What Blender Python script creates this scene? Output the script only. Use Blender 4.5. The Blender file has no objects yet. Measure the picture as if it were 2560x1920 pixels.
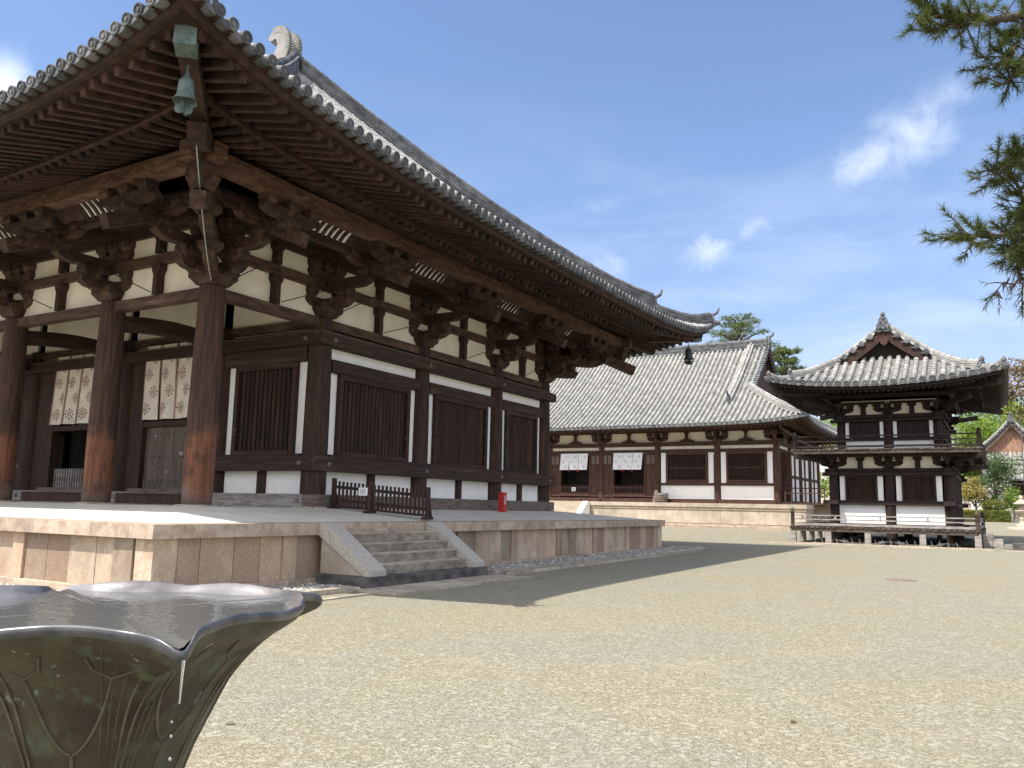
import bpy, math, random
from math import sin, cos, pi, exp, sqrt, atan2, radians
from mathutils import Vector, Matrix
rnd = random.Random(11)
sc = bpy.context.scene
COL = sc.collection
# ---------------------------------------------------------------- camera
cam_d = bpy.data.cameras.new('camera'); cam = bpy.data.objects.new('camera', cam_d); COL.objects.link(cam)
RX = Vector((0.8646621746, 0.5019418999, 0.0203384584)); UP = Vector((0.0556434532, -0.1359333813, 0.9891541447))
FW = Vector((-0.4992625861, 0.8541524717, 0.1454662337))
cam.matrix_world = Matrix(((RX.x, UP.x, -FW.x, 13.9376), (RX.y, UP.y, -FW.y, -11.4373), (RX.z, UP.z, -FW.z, 1.3582), (0, 0, 0, 1)))
cam_d.lens = 29.378; cam_d.sensor_width = 36; cam_d.clip_end = 5000; cam_d.clip_start = 0.05
sc.camera = cam
# ---------------------------------------------------------------- sun, sky, exposure
SUN_DIR = Vector((-2.83, -4.43, 8.48)).normalized()        # towards the sun
EL = math.asin(SUN_DIR.z); AZ = atan2(SUN_DIR.x, SUN_DIR.y)
sun_d = bpy.data.lights.new('sun', 'SUN'); sun_d.energy = 2.7; sun_d.angle = radians(0.53); sun_d.color = (1.0, 0.945, 0.86)
sun = bpy.data.objects.new('sun', sun_d); COL.objects.link(sun); sun.location = (0, -40, 60)
sun.rotation_euler = SUN_DIR.to_track_quat('Z', 'Y').to_euler()
sc.view_settings.view_transform = 'Standard'; sc.view_settings.look = 'None'
sc.view_settings.exposure = 1.38; sc.view_settings.gamma = 1.0
world = bpy.data.worlds.new('World'); sc.world = world; world.use_nodes = True
wt = world.node_tree; wt.nodes.clear()

class NT:
    """small node-building helper"""
    def __init__(s, t): s.t = t; s.n = t.nodes; s.l = t.links
    def new(s, typ, ins=None, **kw):
        nd = s.n.new(typ)
        for k, v in kw.items(): setattr(nd, k, v)
        for k, v in (ins or {}).items():
            sock = nd.inputs[k]
            if hasattr(v, 'node'): s.l.new(v, sock)
            else: sock.default_value = v
        return nd
    def math(s, op, a, b=0.0, c=None, clamp=False):
        d = {0: a, 1: b}
        if c is not None: d[2] = c
        return s.new('ShaderNodeMath', d, operation=op, use_clamp=clamp).outputs[0]
    def vmath(s, op, a, b=(0, 0, 0)):
        nd = s.new('ShaderNodeVectorMath', {0: a, 1: b}, operation=op)
        return nd.outputs['Value'] if op in ('DOT_PRODUCT', 'LENGTH', 'DISTANCE') else nd.outputs[0]
    def ramp(s, f, stops):
        nd = s.new('ShaderNodeValToRGB', {0: f}); e = nd.color_ramp.elements
        while len(e) < len(stops): e.new(0.5)
        for i, (p, c) in enumerate(stops):
            e[i].position = p; e[i].color = (*c, 1) if len(c) == 3 else c
        return nd.outputs[0]
    def mix(s, f, a, b, blend='MIX'):
        nd = s.new('ShaderNodeMix', data_type='RGBA', blend_type=blend)
        for i, v in ((0, f), (6, a), (7, b)):
            if hasattr(v, 'node'): s.l.new(v, nd.inputs[i])
            else: nd.inputs[i].default_value = v if i == 0 else ((*v, 1) if len(v) == 3 else v)
        return nd.outputs[2]
    def noise(s, vec, scale, detail=5, rough=0.55, dist=0.0):
        return s.new('ShaderNodeTexNoise', {'Vector': vec, 'Scale': scale, 'Detail': detail, 'Roughness': rough, 'Distortion': dist}).outputs[0]
    def smooth(s, v, a, b):
        return s.new('ShaderNodeMapRange', {0: v, 1: a, 2: b, 3: 0.0, 4: 1.0}, interpolation_type='SMOOTHSTEP').outputs[0]

w = NT(wt)
sky = w.new('ShaderNodeTexSky', sky_type='NISHITA', sun_disc=False, sun_elevation=EL, sun_rotation=AZ, altitude=60, air_density=1.0, dust_density=0.7, ozone_density=1.2)
gen = w.new('ShaderNodeTexCoord').outputs['Generated']
SKY_STR = 0.15
def V3(t): return Vector(t)
cl = None
for cdir, su, sv, ang, amp in (((-0.055, 0.922, 0.392), 0.036, 0.030, 0.7, 0.6), ((-0.105, 0.922, 0.372), 0.050, 0.020, 0.35, 0.6),
        ((-0.083, 0.908, 0.41), 0.02, 0.010, 0.2, 0.35), ((-0.03, 0.90, 0.41), 0.05, 0.018, 0.6, 0.35),
        ((-0.277, 0.914, 0.297), 0.034, 0.020, 0.15, 0.55), ((-0.225, 0.923, 0.318), 0.040, 0.014, 0.35, 0.38),
        ((-0.39, 0.876, 0.281), 0.026, 0.020, 0.1, 0.42), ((-0.822, 0.409, 0.397), 0.03, 0.026, 0.1, 0.8), ((-0.385, 0.854, 0.351), 0.03, 0.014, 0.2, 0.25)):
    c = V3(cdir).normalized(); u = Vector((0, 0, 1)).cross(c).normalized() * -1; v = u.cross(c).normalized()
    if v.z < 0: v = -v
    uu = u * cos(ang) + v * sin(ang); vv = v * cos(ang) - u * sin(ang)
    du = w.math('DIVIDE', w.vmath('DOT_PRODUCT', gen, tuple(uu)), su); 
    du = w.math('SUBTRACT', du, uu.dot(c) / su)
    dv = w.math('SUBTRACT', w.math('DIVIDE', w.vmath('DOT_PRODUCT', gen, tuple(vv)), sv), vv.dot(c) / sv)
    front = w.math('GREATER_THAN', w.vmath('DOT_PRODUCT', gen, tuple(c)), 0.5)
    r2 = w.math('ADD', w.math('MULTIPLY', du, du), w.math('MULTIPLY', dv, dv))
    g = w.math('MULTIPLY', w.math('MULTIPLY', w.math('EXPONENT', w.math('MULTIPLY', r2, -0.75)), amp), front)
    cl = g if cl is None else w.math('MAXIMUM', cl, g)
n1 = w.noise(gen, 26, 7, 0.62, 0.3)
n2 = w.noise(w.new('ShaderNodeMapping', {0: gen, 3: (2.5, 1.0, 9.0)}).outputs[0], 1.6, 5, 0.6, 0.4)
cmask = w.math('MULTIPLY', cl, w.smooth(w.math('ADD', n1, w.math('MULTIPLY', cl, 0.55)), 0.42, 0.95), clamp=True)
elev = w.new('ShaderNodeSeparateXYZ', {0: gen}).outputs[2]
veil = w.math('MULTIPLY', w.smooth(n2, 0.42, 0.78), w.smooth(elev, 0.52, 0.18))
cmask = w.math('MAXIMUM', cmask, w.math('MULTIPLY', veil, 0.24))
hz = w.smooth(elev, -0.02, 0.42)
tone = w.mix(hz, (0.50, 0.42, 0.45), (0.515, 0.53, 0.575))
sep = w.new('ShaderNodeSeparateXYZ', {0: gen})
south = w.math('MULTIPLY', w.smooth(sep.outputs[1], 0.30, -0.15), w.smooth(elev, 0.03, 0.22))      # unseen broken cumulus, added in the southern sky as white fill light
fill_cumulus = w.math('MULTIPLY', w.smooth(w.noise(w.new('ShaderNodeMapping', {0: gen, 3: (1, 1, 1.7)}).outputs[0], 3.2, 7, 0.6, 0.3), 0.40, 0.60), south)
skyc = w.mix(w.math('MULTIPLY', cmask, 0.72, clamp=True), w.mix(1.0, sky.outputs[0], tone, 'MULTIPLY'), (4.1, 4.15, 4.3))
skyc = w.mix(w.math('MULTIPLY', fill_cumulus, 0.9), skyc, (8.6, 8.3, 7.9))
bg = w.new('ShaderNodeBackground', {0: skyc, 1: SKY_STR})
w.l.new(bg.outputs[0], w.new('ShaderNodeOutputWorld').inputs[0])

# ---------------------------------------------------------------- mesh helpers
class MB:
    def __init__(s): s.v = []; s.f = []; s.t = []; s.sm = []; s.mi = []
    def add(s, vs, fs, t=0.0, sm=False, mi=0):
        o = len(s.v); s.v.extend([tuple(p) for p in vs])
        for f in fs:
            s.f.append([i + o for i in f]); s.t.append(t); s.sm.append(sm); s.mi.append(mi)
    def hexa(s, p, t=0.0, mi=0):      # 8 points: bottom 4 (ccw), top 4
        s.add(p, [(3, 2, 1, 0), (4, 5, 6, 7), (0, 1, 5, 4), (1, 2, 6, 5), (2, 3, 7, 6), (3, 0, 4, 7)], t, False, mi)
    def box(s, x0, x1, y0, y1, z0, z1, t=0.0, mi=0):
        s.hexa([(x0, y0, z0), (x1, y0, z0), (x1, y1, z0), (x0, y1, z0), (x0, y0, z1), (x1, y0, z1), (x1, y1, z1), (x0, y1, z1)], t, mi)
    def bar(s, a, b, wd, h, t=0.0, up=(0, 0, 1), mi=0):   # beam, a and b are centre-line ends
        a = Vector(a); b = Vector(b); d = (b - a).normalized(); sd = d.cross(Vector(up)).normalized() * wd / 2; u = sd.cross(d).normalized() * h / 2
        s.hexa([a - sd - u, b - sd - u, b + sd - u, a + sd - u, a - sd + u, b - sd + u, b + sd + u, a + sd + u], t, mi)
    def tube(s, pts, rs, n=8, cap=True, t=0.0, sm=True, mi=0):
        pts = [Vector(p) for p in pts]
        if not hasattr(rs, '__len__'): rs = [rs] * len(pts)
        vs = []; fs = []; ref = None
        for i, p in enumerate(pts):
            d = (pts[min(i + 1, len(pts) - 1)] - pts[max(i - 1, 0)]).normalized()
            if ref is None: ref = Vector((0, 0, 1)) if abs(d.z) < 0.9 else Vector((1, 0, 0))
            a = d.cross(ref).normalized(); b = a.cross(d).normalized(); ref = b
            for k in range(n):
                q = 2 * pi * k / n; vs.append(p + (a * cos(q) + b * sin(q)) * rs[i])
        for i in range(len(pts) - 1):
            for k in range(n):
                k2 = (k + 1) % n; fs.append((i * n + k, i * n + k2, (i + 1) * n + k2, (i + 1) * n + k))
        s.add(vs, fs, t, sm, mi)
        if cap:
            o = len(pts) - 1
            s.add([vs[k] for k in range(n)], [tuple(range(n))], t, False, mi); s.add([vs[o * n + k] for k in range(n)], [tuple(reversed(range(n)))], t, False, mi)
    def cyl(s, a, b, r0, r1=None, n=16, t=0.0, cap=True, mi=0): s.tube([a, b], [r0, r0 if r1 is None else r1], n, cap, t, True, mi)
    def lathe(s, prof, c=(0, 0, 0), n=24, t=0.0, rmod=None, mi=0):
        vs = []; fs = []
        for r, z in prof:
            for k in range(n):
                q = 2 * pi * k / n; m = rmod(q, r, z) if rmod else 1.0
                vs.append((c[0] + r * m * cos(q), c[1] + r * m * sin(q), c[2] + z))
        for i in range(len(prof) - 1):
            for k in range(n):
                k2 = (k + 1) % n; fs.append((i * n + k, i * n + k2, (i + 1) * n + k2, (i + 1) * n + k))
        s.add(vs, fs, t, True, mi)
    def prism(s, poly, ext, t=0.0, mi=0):   # 3d polygon pushed along ext
        n = len(poly); e = Vector(ext); P = [Vector(p) for p in poly]
        s.add(P + [p + e for p in P], [tuple(reversed(range(n))), tuple(range(n, 2 * n))] + [(i, (i + 1) % n, n + (i + 1) % n, n + i) for i in range(n)], t, False, mi)
    def quad(s, a, b, c, d, t=0.0, sm=False, mi=0): s.add([a, b, c, d], [(0, 1, 2, 3)], t, sm, mi)
    def mesh(s, name, mats, off=(0, 0, 0)):
        me = bpy.data.meshes.new(name); ox, oy, oz = off
        me.from_pydata([(x - ox, y - oy, z - oz) for x, y, z in s.v], [], s.f)
        for m in (mats if isinstance(mats, (list, tuple)) else [mats]): me.materials.append(m)
        me.polygons.foreach_set('use_smooth', s.sm); me.polygons.foreach_set('material_index', s.mi)
        if any(s.t):
            at = me.attributes.new('tint', 'FLOAT', 'FACE'); at.data.foreach_set('value', s.t)
        me.update(); return me
def wm(o):
    m = o.matrix_basis.copy()
    while o.parent: o = o.parent; m = o.matrix_basis @ m
    return m
def put(o, parent, loc=(0, 0, 0), rz=0.0):
    """place o at world loc / rotation, as a child of parent"""
    W = Matrix.Translation(loc) @ Matrix.Rotation(rz, 4, 'Z')
    if parent is not None:
        o.parent = parent; o.matrix_basis = wm(parent).inverted() @ W
    else: o.matrix_basis = W
    return o
def part(name, mb, mats, parent=None, at=None):
    """mb holds world coordinates; link as one mesh object (child of parent, or top level with its origin at `at`)"""
    loc = at if at is not None else ((wm(parent).translation) if parent is not None else (0, 0, 0))
    me = mb.mesh(name, mats, loc) if isinstance(mb, MB) else mb
    o = bpy.data.objects.new(name, me); COL.objects.link(o)
    return put(o, parent, loc)
def inst(name, me, parent, loc, rz=0.0):
    o = bpy.data.objects.new(name, me); COL.objects.link(o); return put(o, parent, loc, rz)
def tag(o, label=None, cat=None, group=None, kind=None):
    for k, v in (('label', label), ('category', cat), ('group', group), ('kind', kind)):
        if v: o[k] = v
    return o
def thing(name, label, cat, loc=(0, 0, 0), group=None):
    o = bpy.data.objects.new(name, None); COL.objects.link(o); o.location = loc; o.empty_display_size = 0.2
    return tag(o, label, cat, group)
def copy_tree(o, loc=None, rz=None, parent=None):
    c = o.copy(); COL.objects.link(c); c.parent = parent
    if loc is not None: c.location = loc
    if rz is not None: c.rotation_euler = (0, 0, rz)
    for ch in list(o.children):
        copy_tree(ch, None, None, c)
    return c

# ---------------------------------------------------------------- materials
def material(name, c1, c2, stretch=(1, 1, 1), ns=4.0, rough=0.8, tint=0.0, bump=0.0, bs=60.0, lo=0.35, hi=0.65, detail=6, metal=0.0, spec=0.4, c3=None, ns3=1.2, lo3=0.5, hi3=0.75, bdist=0.01, coords='pos', hue=None, grain=0.0, gs=70.0):
    m = bpy.data.materials.new(name); m.use_nodes = True; m.node_tree.nodes.clear(); g = NT(m.node_tree)
    pos = g.new('ShaderNodeNewGeometry').outputs['Position'] if coords == 'pos' else g.new('ShaderNodeTexCoord').outputs['Object']
    vec = g.new('ShaderNodeMapping', {0: pos, 3: stretch}).outputs[0]
    col = g.mix(g.smooth(g.noise(vec, ns, detail, 0.6), lo, hi), c1, c2)
    if c3: col = g.mix(g.smooth(g.noise(vec, ns3, 5, 0.65, 0.3), lo3, hi3), col, c3)
    if tint:
        a = g.new('ShaderNodeAttribute', attribute_name='tint').outputs['Fac']
        k = g.math('ADD', g.math('MULTIPLY', a, tint), 1.0)
        comb = g.new('ShaderNodeCombineXYZ', {0: k, 1: k, 2: k}).outputs[0]
        if hue:      # per-piece hue drift between two colours
            hsel = g.math('FRACT', g.math('MULTIPLY', g.math('ADD', a, 2.0), 7.31))
            col = g.mix(g.math('MULTIPLY', hsel, 0.75), col, hue)
        col = g.mix(1.0, col, comb, 'MULTIPLY')
    if grain:
        gk = g.math('ADD', g.math('MULTIPLY', g.math('SUBTRACT', g.noise(vec, gs, 3, 0.7), 0.5), grain * 4), 1.0)
        col = g.mix(1.0, col, g.new('ShaderNodeCombineXYZ', {0: gk, 1: gk, 2: gk}).outputs[0], 'MULTIPLY')
    bs_ = g.new('ShaderNodeBsdfPrincipled', {'Base Color': col, 'Roughness': rough, 'Metallic': metal, 'Specular IOR Level': spec})
    if bump:
        h = g.noise(vec, bs, 4, 0.6)
        bs_.inputs['Normal'].default_value = (0, 0, 0)
        g.l.new(g.new('ShaderNodeBump', {'Strength': bump, 'Distance': bdist, 'Height': h}).outputs[0], bs_.inputs['Normal'])
    g.l.new(bs_.outputs[0], g.new('ShaderNodeOutputMaterial').inputs[0])
    return m
W1 = (0.018, 0.0085, 0.0055); W2 = (0.050, 0.024, 0.0145); W3 = (0.105, 0.060, 0.040)
wood_v = material('wood_upright', W1, W2, (9, 9, 0.6), 2.0, 0.75, 0.25, 0.25, 9, c3=W3, ns3=0.8, lo3=0.55, hi3=0.85, grain=0.35, gs=5)
wood_x = material('wood_along_x', W1, W2, (0.6, 9, 9), 2.0, 0.75, 0.25, 0.25, 9, c3=W3, ns3=0.8, lo3=0.5, hi3=0.8, grain=0.35, gs=5)
wood_y = material('wood_along_y', W1, W2, (9, 0.6, 9), 2.0, 0.75, 0.25, 0.25, 9, c3=W3, ns3=0.8, lo3=0.5, hi3=0.8, grain=0.35, gs=5)
wood_b = material('wood_brackets', (0.026, 0.013, 0.008), (0.066, 0.035, 0.022), (2, 2, 2), 3.0, 0.8, 0.35, 0.25, 30, c3=(0.17, 0.105, 0.07), ns3=1.8, lo3=0.53, hi3=0.8, grain=0.3, gs=12)
wood_e = material('wood_eaves', (0.021, 0.010, 0.0068), (0.055, 0.026, 0.017), (2, 2, 2), 2.5, 0.8, 0.5, 0.2, 30, c3=(0.10, 0.058, 0.04), ns3=1.1, lo3=0.62, hi3=0.85, grain=0.25, gs=14)
wood_p = material('wood_weathered_reddish', (0.06, 0.028, 0.017), (0.13, 0.068, 0.043), (1.2, 1.2, 5), 2.0, 0.8, 0.25, 0.2, 20, c3=(0.22, 0.14, 0.095), ns3=1.3, lo3=0.52, hi3=0.8, grain=0.35, gs=8)
wood_t = material('wood_blackish', (0.011, 0.0055, 0.004), (0.029, 0.0145, 0.010), (8, 8, 0.7), 2.0, 0.75, 0.3, 0.25, 10, c3=(0.07, 0.042, 0.03), ns3=0.9, lo3=0.58, hi3=0.85)
wood_m = material('wood_mid_brown', (0.045, 0.023, 0.015), (0.10, 0.055, 0.036), (1, 1, 6), 2.2, 0.78, 0.25, 0.22, 16, c3=(0.17, 0.11, 0.078), ns3=1.0, lo3=0.5, hi3=0.8, grain=0.35, gs=6)
wood_rd = material('wood_dark_red', (0.022, 0.009, 0.006), (0.05, 0.021, 0.014), (3, 3, 3), 2.2, 0.75, 0.25)
wood_r = material('wood_red_brown', (0.036, 0.0155, 0.010), (0.082, 0.036, 0.022), (6, 6, 0.8), 2.2, 0.72, 0.25, 0.2, 10, grain=0.3, gs=5)
wood_g = material('wood_weathered_grey', (0.20, 0.18, 0.165), (0.36, 0.33, 0.30), (1.2, 1.2, 8), 2.4, 0.85, 0.2, 0.3, 20, c3=(0.13, 0.10, 0.08), ns3=0.9, lo3=0.55, hi3=0.8, grain=0.3, gs=10)
wood_gx = material('wood_dark_weathered', (0.045, 0.032, 0.025), (0.10, 0.075, 0.06), (1.2, 1.2, 6), 2.4, 0.85, 0.3, 0.3, 20)
wood_gd = material('wood_grey_brown', (0.10, 0.075, 0.06), (0.19, 0.15, 0.125), (1.2, 1.2, 8), 2.4, 0.85, 0.2, 0.3, 20)
plaster = material('white_plaster', (0.83, 0.815, 0.78), (0.88, 0.87, 0.84), (1, 1, 1), 1.6, 0.9, 0, 0.08, 30, c3=(0.72, 0.70, 0.655), ns3=1.1, lo3=0.56, hi3=0.85)
plaster_c = material('bounce_tinted_plaster', (0.76, 0.69, 0.56), (0.85, 0.79, 0.67), (1, 1, 1), 1.4, 0.9, 0, 0.08, 30, c3=(0.66, 0.58, 0.45), ns3=1.3, lo3=0.55, hi3=0.85)  # warm bounce light tinted into the white frieze plaster
black_in = material('interior_shade_black', (0.015, 0.012, 0.010), (0.03, 0.022, 0.018), (1, 1, 1), 2, 0.9)  # near-black paint standing in for the shade of recesses and interiors
stone_f = material('facing_stone', (0.33, 0.255, 0.18), (0.46, 0.375, 0.28), (1, 1, 0.6), 2.6, 0.9, 0.30, 0.35, 55, c3=(0.17, 0.13, 0.105), ns3=1.5, lo3=0.52, hi3=0.78, hue=(0.36, 0.24, 0.165), grain=0.3, gs=45)
stone_c = material('coping_granite', (0.34, 0.255, 0.19), (0.48, 0.385, 0.295), (1, 1, 1), 5, 0.85, 0.15, 0.3, 90, c3=(0.26, 0.22, 0.19), ns3=0.9, lo3=0.55, hi3=0.8, grain=0.34, gs=60)
stone_g = material('grey_granite', (0.31, 0.285, 0.25), (0.52, 0.485, 0.42), (1, 1, 1), 38, 0.8, 0.15, 0.25, 110, c3=(0.34, 0.30, 0.25), ns3=1.2)
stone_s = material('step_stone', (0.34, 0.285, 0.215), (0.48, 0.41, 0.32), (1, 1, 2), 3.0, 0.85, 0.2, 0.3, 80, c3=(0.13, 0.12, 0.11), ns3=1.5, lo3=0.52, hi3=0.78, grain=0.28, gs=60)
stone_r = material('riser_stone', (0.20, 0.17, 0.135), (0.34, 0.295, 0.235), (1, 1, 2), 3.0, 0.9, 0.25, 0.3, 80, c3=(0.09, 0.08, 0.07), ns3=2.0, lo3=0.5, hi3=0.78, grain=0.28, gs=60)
petal_m = material('worn_bronze_lines', (0.075, 0.062, 0.042), (0.13, 0.115, 0.08), (1, 1, 1), 9, 0.55)
stone_d = material('dark_step_stone', (0.055, 0.05, 0.048), (0.13, 0.12, 0.11), (1, 1, 2), 3.0, 0.85, 0.2, 0.3, 80, c3=(0.24, 0.22, 0.20), ns3=2.5, lo3=0.6, hi3=0.8)
stone_p = material('pale_sandstone', (0.37, 0.31, 0.235), (0.48, 0.41, 0.32), (1, 1, 1), 2.0, 0.9, 0.12, 0.2, 50, c3=(0.36, 0.29, 0.23), ns3=0.8, lo3=0.6, hi3=0.85, grain=0.12, gs=20)
floor_m = material('lime_floor', (0.64, 0.59, 0.49), (0.74, 0.69, 0.58), (1, 1, 1), 1.1, 0.95, 0, 0.15, 120, grain=0.05, gs=30)
tile_m = material('roof_tile', (0.24, 0.236, 0.222), (0.31, 0.303, 0.283), (1, 1, 1), 2.6, 0.8, 0.20, 0.15, 60, c3=(0.20, 0.195, 0.18), ns3=0.55, lo3=0.58, hi3=0.9, grain=0.12, gs=40)
tile_d = material('ridge_tile', (0.07, 0.074, 0.078), (0.15, 0.155, 0.16), (1, 1, 1), 3.0, 0.7, 0.3, 0.2, 40, c3=(0.22, 0.22, 0.215), ns3=1.5, lo3=0.6, hi3=0.8)
patina = material('green_bronze_patina', (0.085, 0.118, 0.108), (0.145, 0.19, 0.172), (1, 1, 1), 9, 0.65, 0, 0.2, 60, c3=(0.10, 0.115, 0.10), ns3=5, metal=0.2)
dark_bronze = material('dark_bronze', (0.035, 0.04, 0.04), (0.06, 0.07, 0.065), (1, 1, 1), 5, 0.6, metal=0.3)
iron = material('iron', (0.10, 0.10, 0.10), (0.2, 0.19, 0.18), (1, 1, 1), 8, 0.6, metal=0.4)
wire_m = material('wire', (0.03, 0.03, 0.035), (0.05, 0.05, 0.05), (1, 1, 1), 5, 0.6)
rope_m = material('pale_wire', (0.30, 0.31, 0.29), (0.45, 0.46, 0.43), (1, 1, 1), 30, 0.6)
cloth = material('cream_cloth', (0.66, 0.585, 0.49), (0.76, 0.69, 0.59), (1, 1, 1), 3, 0.95)
cloth_w = material('white_cloth', (0.74, 0.75, 0.78), (0.82, 0.83, 0.85), (1, 1, 1), 3, 0.95)
print_m = material('brown_print', (0.24, 0.14, 0.11), (0.30, 0.18, 0.14), (1, 1, 1), 12, 0.95)
print_g = material('grey_print', (0.30, 0.31, 0.34), (0.36, 0.37, 0.40), (1, 1, 1), 12, 0.95)
hem_m = material('cloth_tape', (0.30, 0.20, 0.15), (0.36, 0.25, 0.19), (1, 1, 1), 12, 0.95)
red_m = material('red_paint', (0.42, 0.025, 0.02), (0.50, 0.04, 0.03), (1, 1, 1), 6, 0.5)
white_m = material('white_paint', (0.78, 0.78, 0.78), (0.82, 0.82, 0.82), (1, 1, 1), 6, 0.6)
ink_m = material('black_ink', (0.06, 0.06, 0.06), (0.09, 0.09, 0.09), (1, 1, 1), 6, 0.8)
rust_m = material('rusty_plate', (0.15, 0.115, 0.09), (0.22, 0.17, 0.135), (1, 1, 1), 9, 0.8, bump=0.3)
pebble_m = material('grey_pebbles', (0.25, 0.24, 0.22), (0.46, 0.44, 0.40), (1, 1, 1), 9, 0.9, 0.5)
def special(name):
    m = bpy.data.materials.new(name); m.use_nodes = True; m.node_tree.nodes.clear(); return m, NT(m.node_tree)
def finish(m, g, **ins):
    nrm = ins.pop('Normal', None)
    b = g.new('ShaderNodeBsdfPrincipled', {k: (v if hasattr(v, 'node') or not isinstance(v, tuple) else (*v, 1)) for k, v in ins.items()})
    if nrm is not None: g.l.new(nrm, b.inputs['Normal'])
    g.l.new(b.outputs[0], g.new('ShaderNodeOutputMaterial').inputs[0]); return b
# weathered front columns: dark stain above, bare reddish wood where rain and hands reach, grey foot
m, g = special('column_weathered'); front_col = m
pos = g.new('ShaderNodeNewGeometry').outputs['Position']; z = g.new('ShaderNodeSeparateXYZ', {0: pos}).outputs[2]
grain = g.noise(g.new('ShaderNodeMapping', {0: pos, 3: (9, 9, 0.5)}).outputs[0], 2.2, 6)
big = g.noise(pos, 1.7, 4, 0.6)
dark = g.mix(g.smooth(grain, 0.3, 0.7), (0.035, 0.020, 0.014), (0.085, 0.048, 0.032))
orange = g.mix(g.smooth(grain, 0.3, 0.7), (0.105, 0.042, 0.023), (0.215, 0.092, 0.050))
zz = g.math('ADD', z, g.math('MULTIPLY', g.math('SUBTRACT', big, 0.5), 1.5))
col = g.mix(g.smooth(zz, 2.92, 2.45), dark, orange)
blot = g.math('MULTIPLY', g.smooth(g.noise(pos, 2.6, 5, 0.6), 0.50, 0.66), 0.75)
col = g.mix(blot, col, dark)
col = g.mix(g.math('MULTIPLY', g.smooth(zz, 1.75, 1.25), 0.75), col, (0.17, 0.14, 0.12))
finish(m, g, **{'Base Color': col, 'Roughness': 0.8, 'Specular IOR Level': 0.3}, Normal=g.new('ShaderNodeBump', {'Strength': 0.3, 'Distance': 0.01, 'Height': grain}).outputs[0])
# gravel court
m, g = special('court_gravel'); gravel_m = m
pos = g.new('ShaderNodeNewGeometry').outputs['Position']
flat = g.new('ShaderNodeMapping', {0: pos, 3: (1, 1, 0.001)}).outputs[0]
vor = g.new('ShaderNodeTexVoronoi', {'Vector': flat, 'Scale': 95.0, 'Randomness': 1.0})
vor2 = g.new('ShaderNodeTexVoronoi', {'Vector': flat, 'Scale': 33.0, 'Randomness': 1.0})
tone = g.new('ShaderNodeSeparateXYZ', {0: vor.outputs['Color']}).outputs[0]
tone2 = g.new('ShaderNodeSeparateXYZ', {0: vor2.outputs['Color']}).outputs[1]
col = g.ramp(tone, [(0.0, (0.085, 0.081, 0.062)), (0.15, (0.172, 0.163, 0.122)), (0.5, (0.240, 0.228, 0.170)), (0.85, (0.282, 0.268, 0.202)), (1.0, (0.38, 0.365, 0.295))])
col = g.mix(g.math('MULTIPLY', g.smooth(tone2, 0.76, 0.93), 0.45), col, (0.16, 0.148, 0.12))
col = g.mix(g.math('MULTIPLY', g.smooth(tone2, 0.24, 0.08), 0.5), col, (0.42, 0.41, 0.36))
rel = g.smooth(vor.outputs['Distance'], 0.25, 0.75)
col = g.mix(g.math('MULTIPLY', rel, 0.3), col, (0.17, 0.155, 0.125))
patch = g.smooth(g.noise(flat, 0.35, 6, 0.62, 0.4), 0.35, 0.7)
col = g.mix(g.math('MULTIPLY', patch, 0.55), col, g.mix(1.0, col, (1.20, 1.06, 0.82), 'MULTIPLY'))
patch2 = g.smooth(g.noise(flat, 1.3, 6, 0.68, 0.3), 0.52, 0.72)
col = g.mix(g.math('MULTIPLY', patch2, 0.32), col, (0.25, 0.228, 0.185))
streak = g.smooth(g.noise(g.new('ShaderNodeMapping', {0: flat, 2: (0, 0, 0.5), 3: (0.35, 2.2, 1)}).outputs[0], 1.6, 5, 0.6, 0.2), 0.55, 0.75)
col = g.mix(g.math('MULTIPLY', streak, 0.22), col, (0.47, 0.405, 0.28))
h = g.math('ADD', g.math('MULTIPLY', vor.outputs['Distance'], -1.0), g.math('MULTIPLY', g.noise(flat, 3.0, 5, 0.6), 0.9))
finish(m, g, **{'Base Color': col, 'Roughness': 0.95, 'Specular IOR Level': 0.15}, Normal=g.new('ShaderNodeBump', {'Strength': 0.4, 'Distance': 0.015, 'Height': h}).outputs[0])
# old plank doors
m, g = special('door_planks'); door_m = m
pos = g.new('ShaderNodeNewGeometry').outputs['Position']
gr = g.noise(g.new('ShaderNodeMapping', {0: pos, 3: (8, 8, 0.5)}).outputs[0], 2.5, 6)
col = g.mix(g.smooth(gr, 0.3, 0.7), (0.075, 0.055, 0.042), (0.16, 0.125, 0.10))
col = g.mix(g.smooth(g.noise(pos, 2.3, 6, 0.7), 0.60, 0.70), col, (0.42, 0.38, 0.33))
finish(m, g, **{'Base Color': col, 'Roughness': 0.8}, Normal=g.new('ShaderNodeBump', {'Strength': 0.3, 'Distance': 0.01, 'Height': gr}).outputs[0])
# bronze of the basin
m, g = special('aged_bronze'); bronze_m = m
pos = g.new('ShaderNodeNewGeometry').outputs['Position']
big = g.noise(pos, 5, 6, 0.6, 0.3); st = g.noise(g.new('ShaderNodeMapping', {0: pos, 3: (22, 22, 1.6)}).outputs[0], 1.0, 5, 0.6)
col = g.mix(g.smooth(big, 0.35, 0.65), (0.034, 0.021, 0.013), (0.066, 0.058, 0.034))
col = g.mix(g.math('MULTIPLY', g.smooth(st, 0.48, 0.68), 0.75), col, (0.085, 0.118, 0.07))
col = g.mix(g.math('MULTIPLY', g.smooth(g.noise(pos, 14, 5, 0.7), 0.64, 0.72), 0.7), col, (0.26, 0.32, 0.26))
col = g.mix(g.math('MULTIPLY', g.smooth(g.noise(g.new('ShaderNodeMapping', {0: pos, 3: (30, 30, 3)}).outputs[0], 1.0, 3, 0.5), 0.68, 0.74), 0.6), col, (0.30, 0.33, 0.30))
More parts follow.
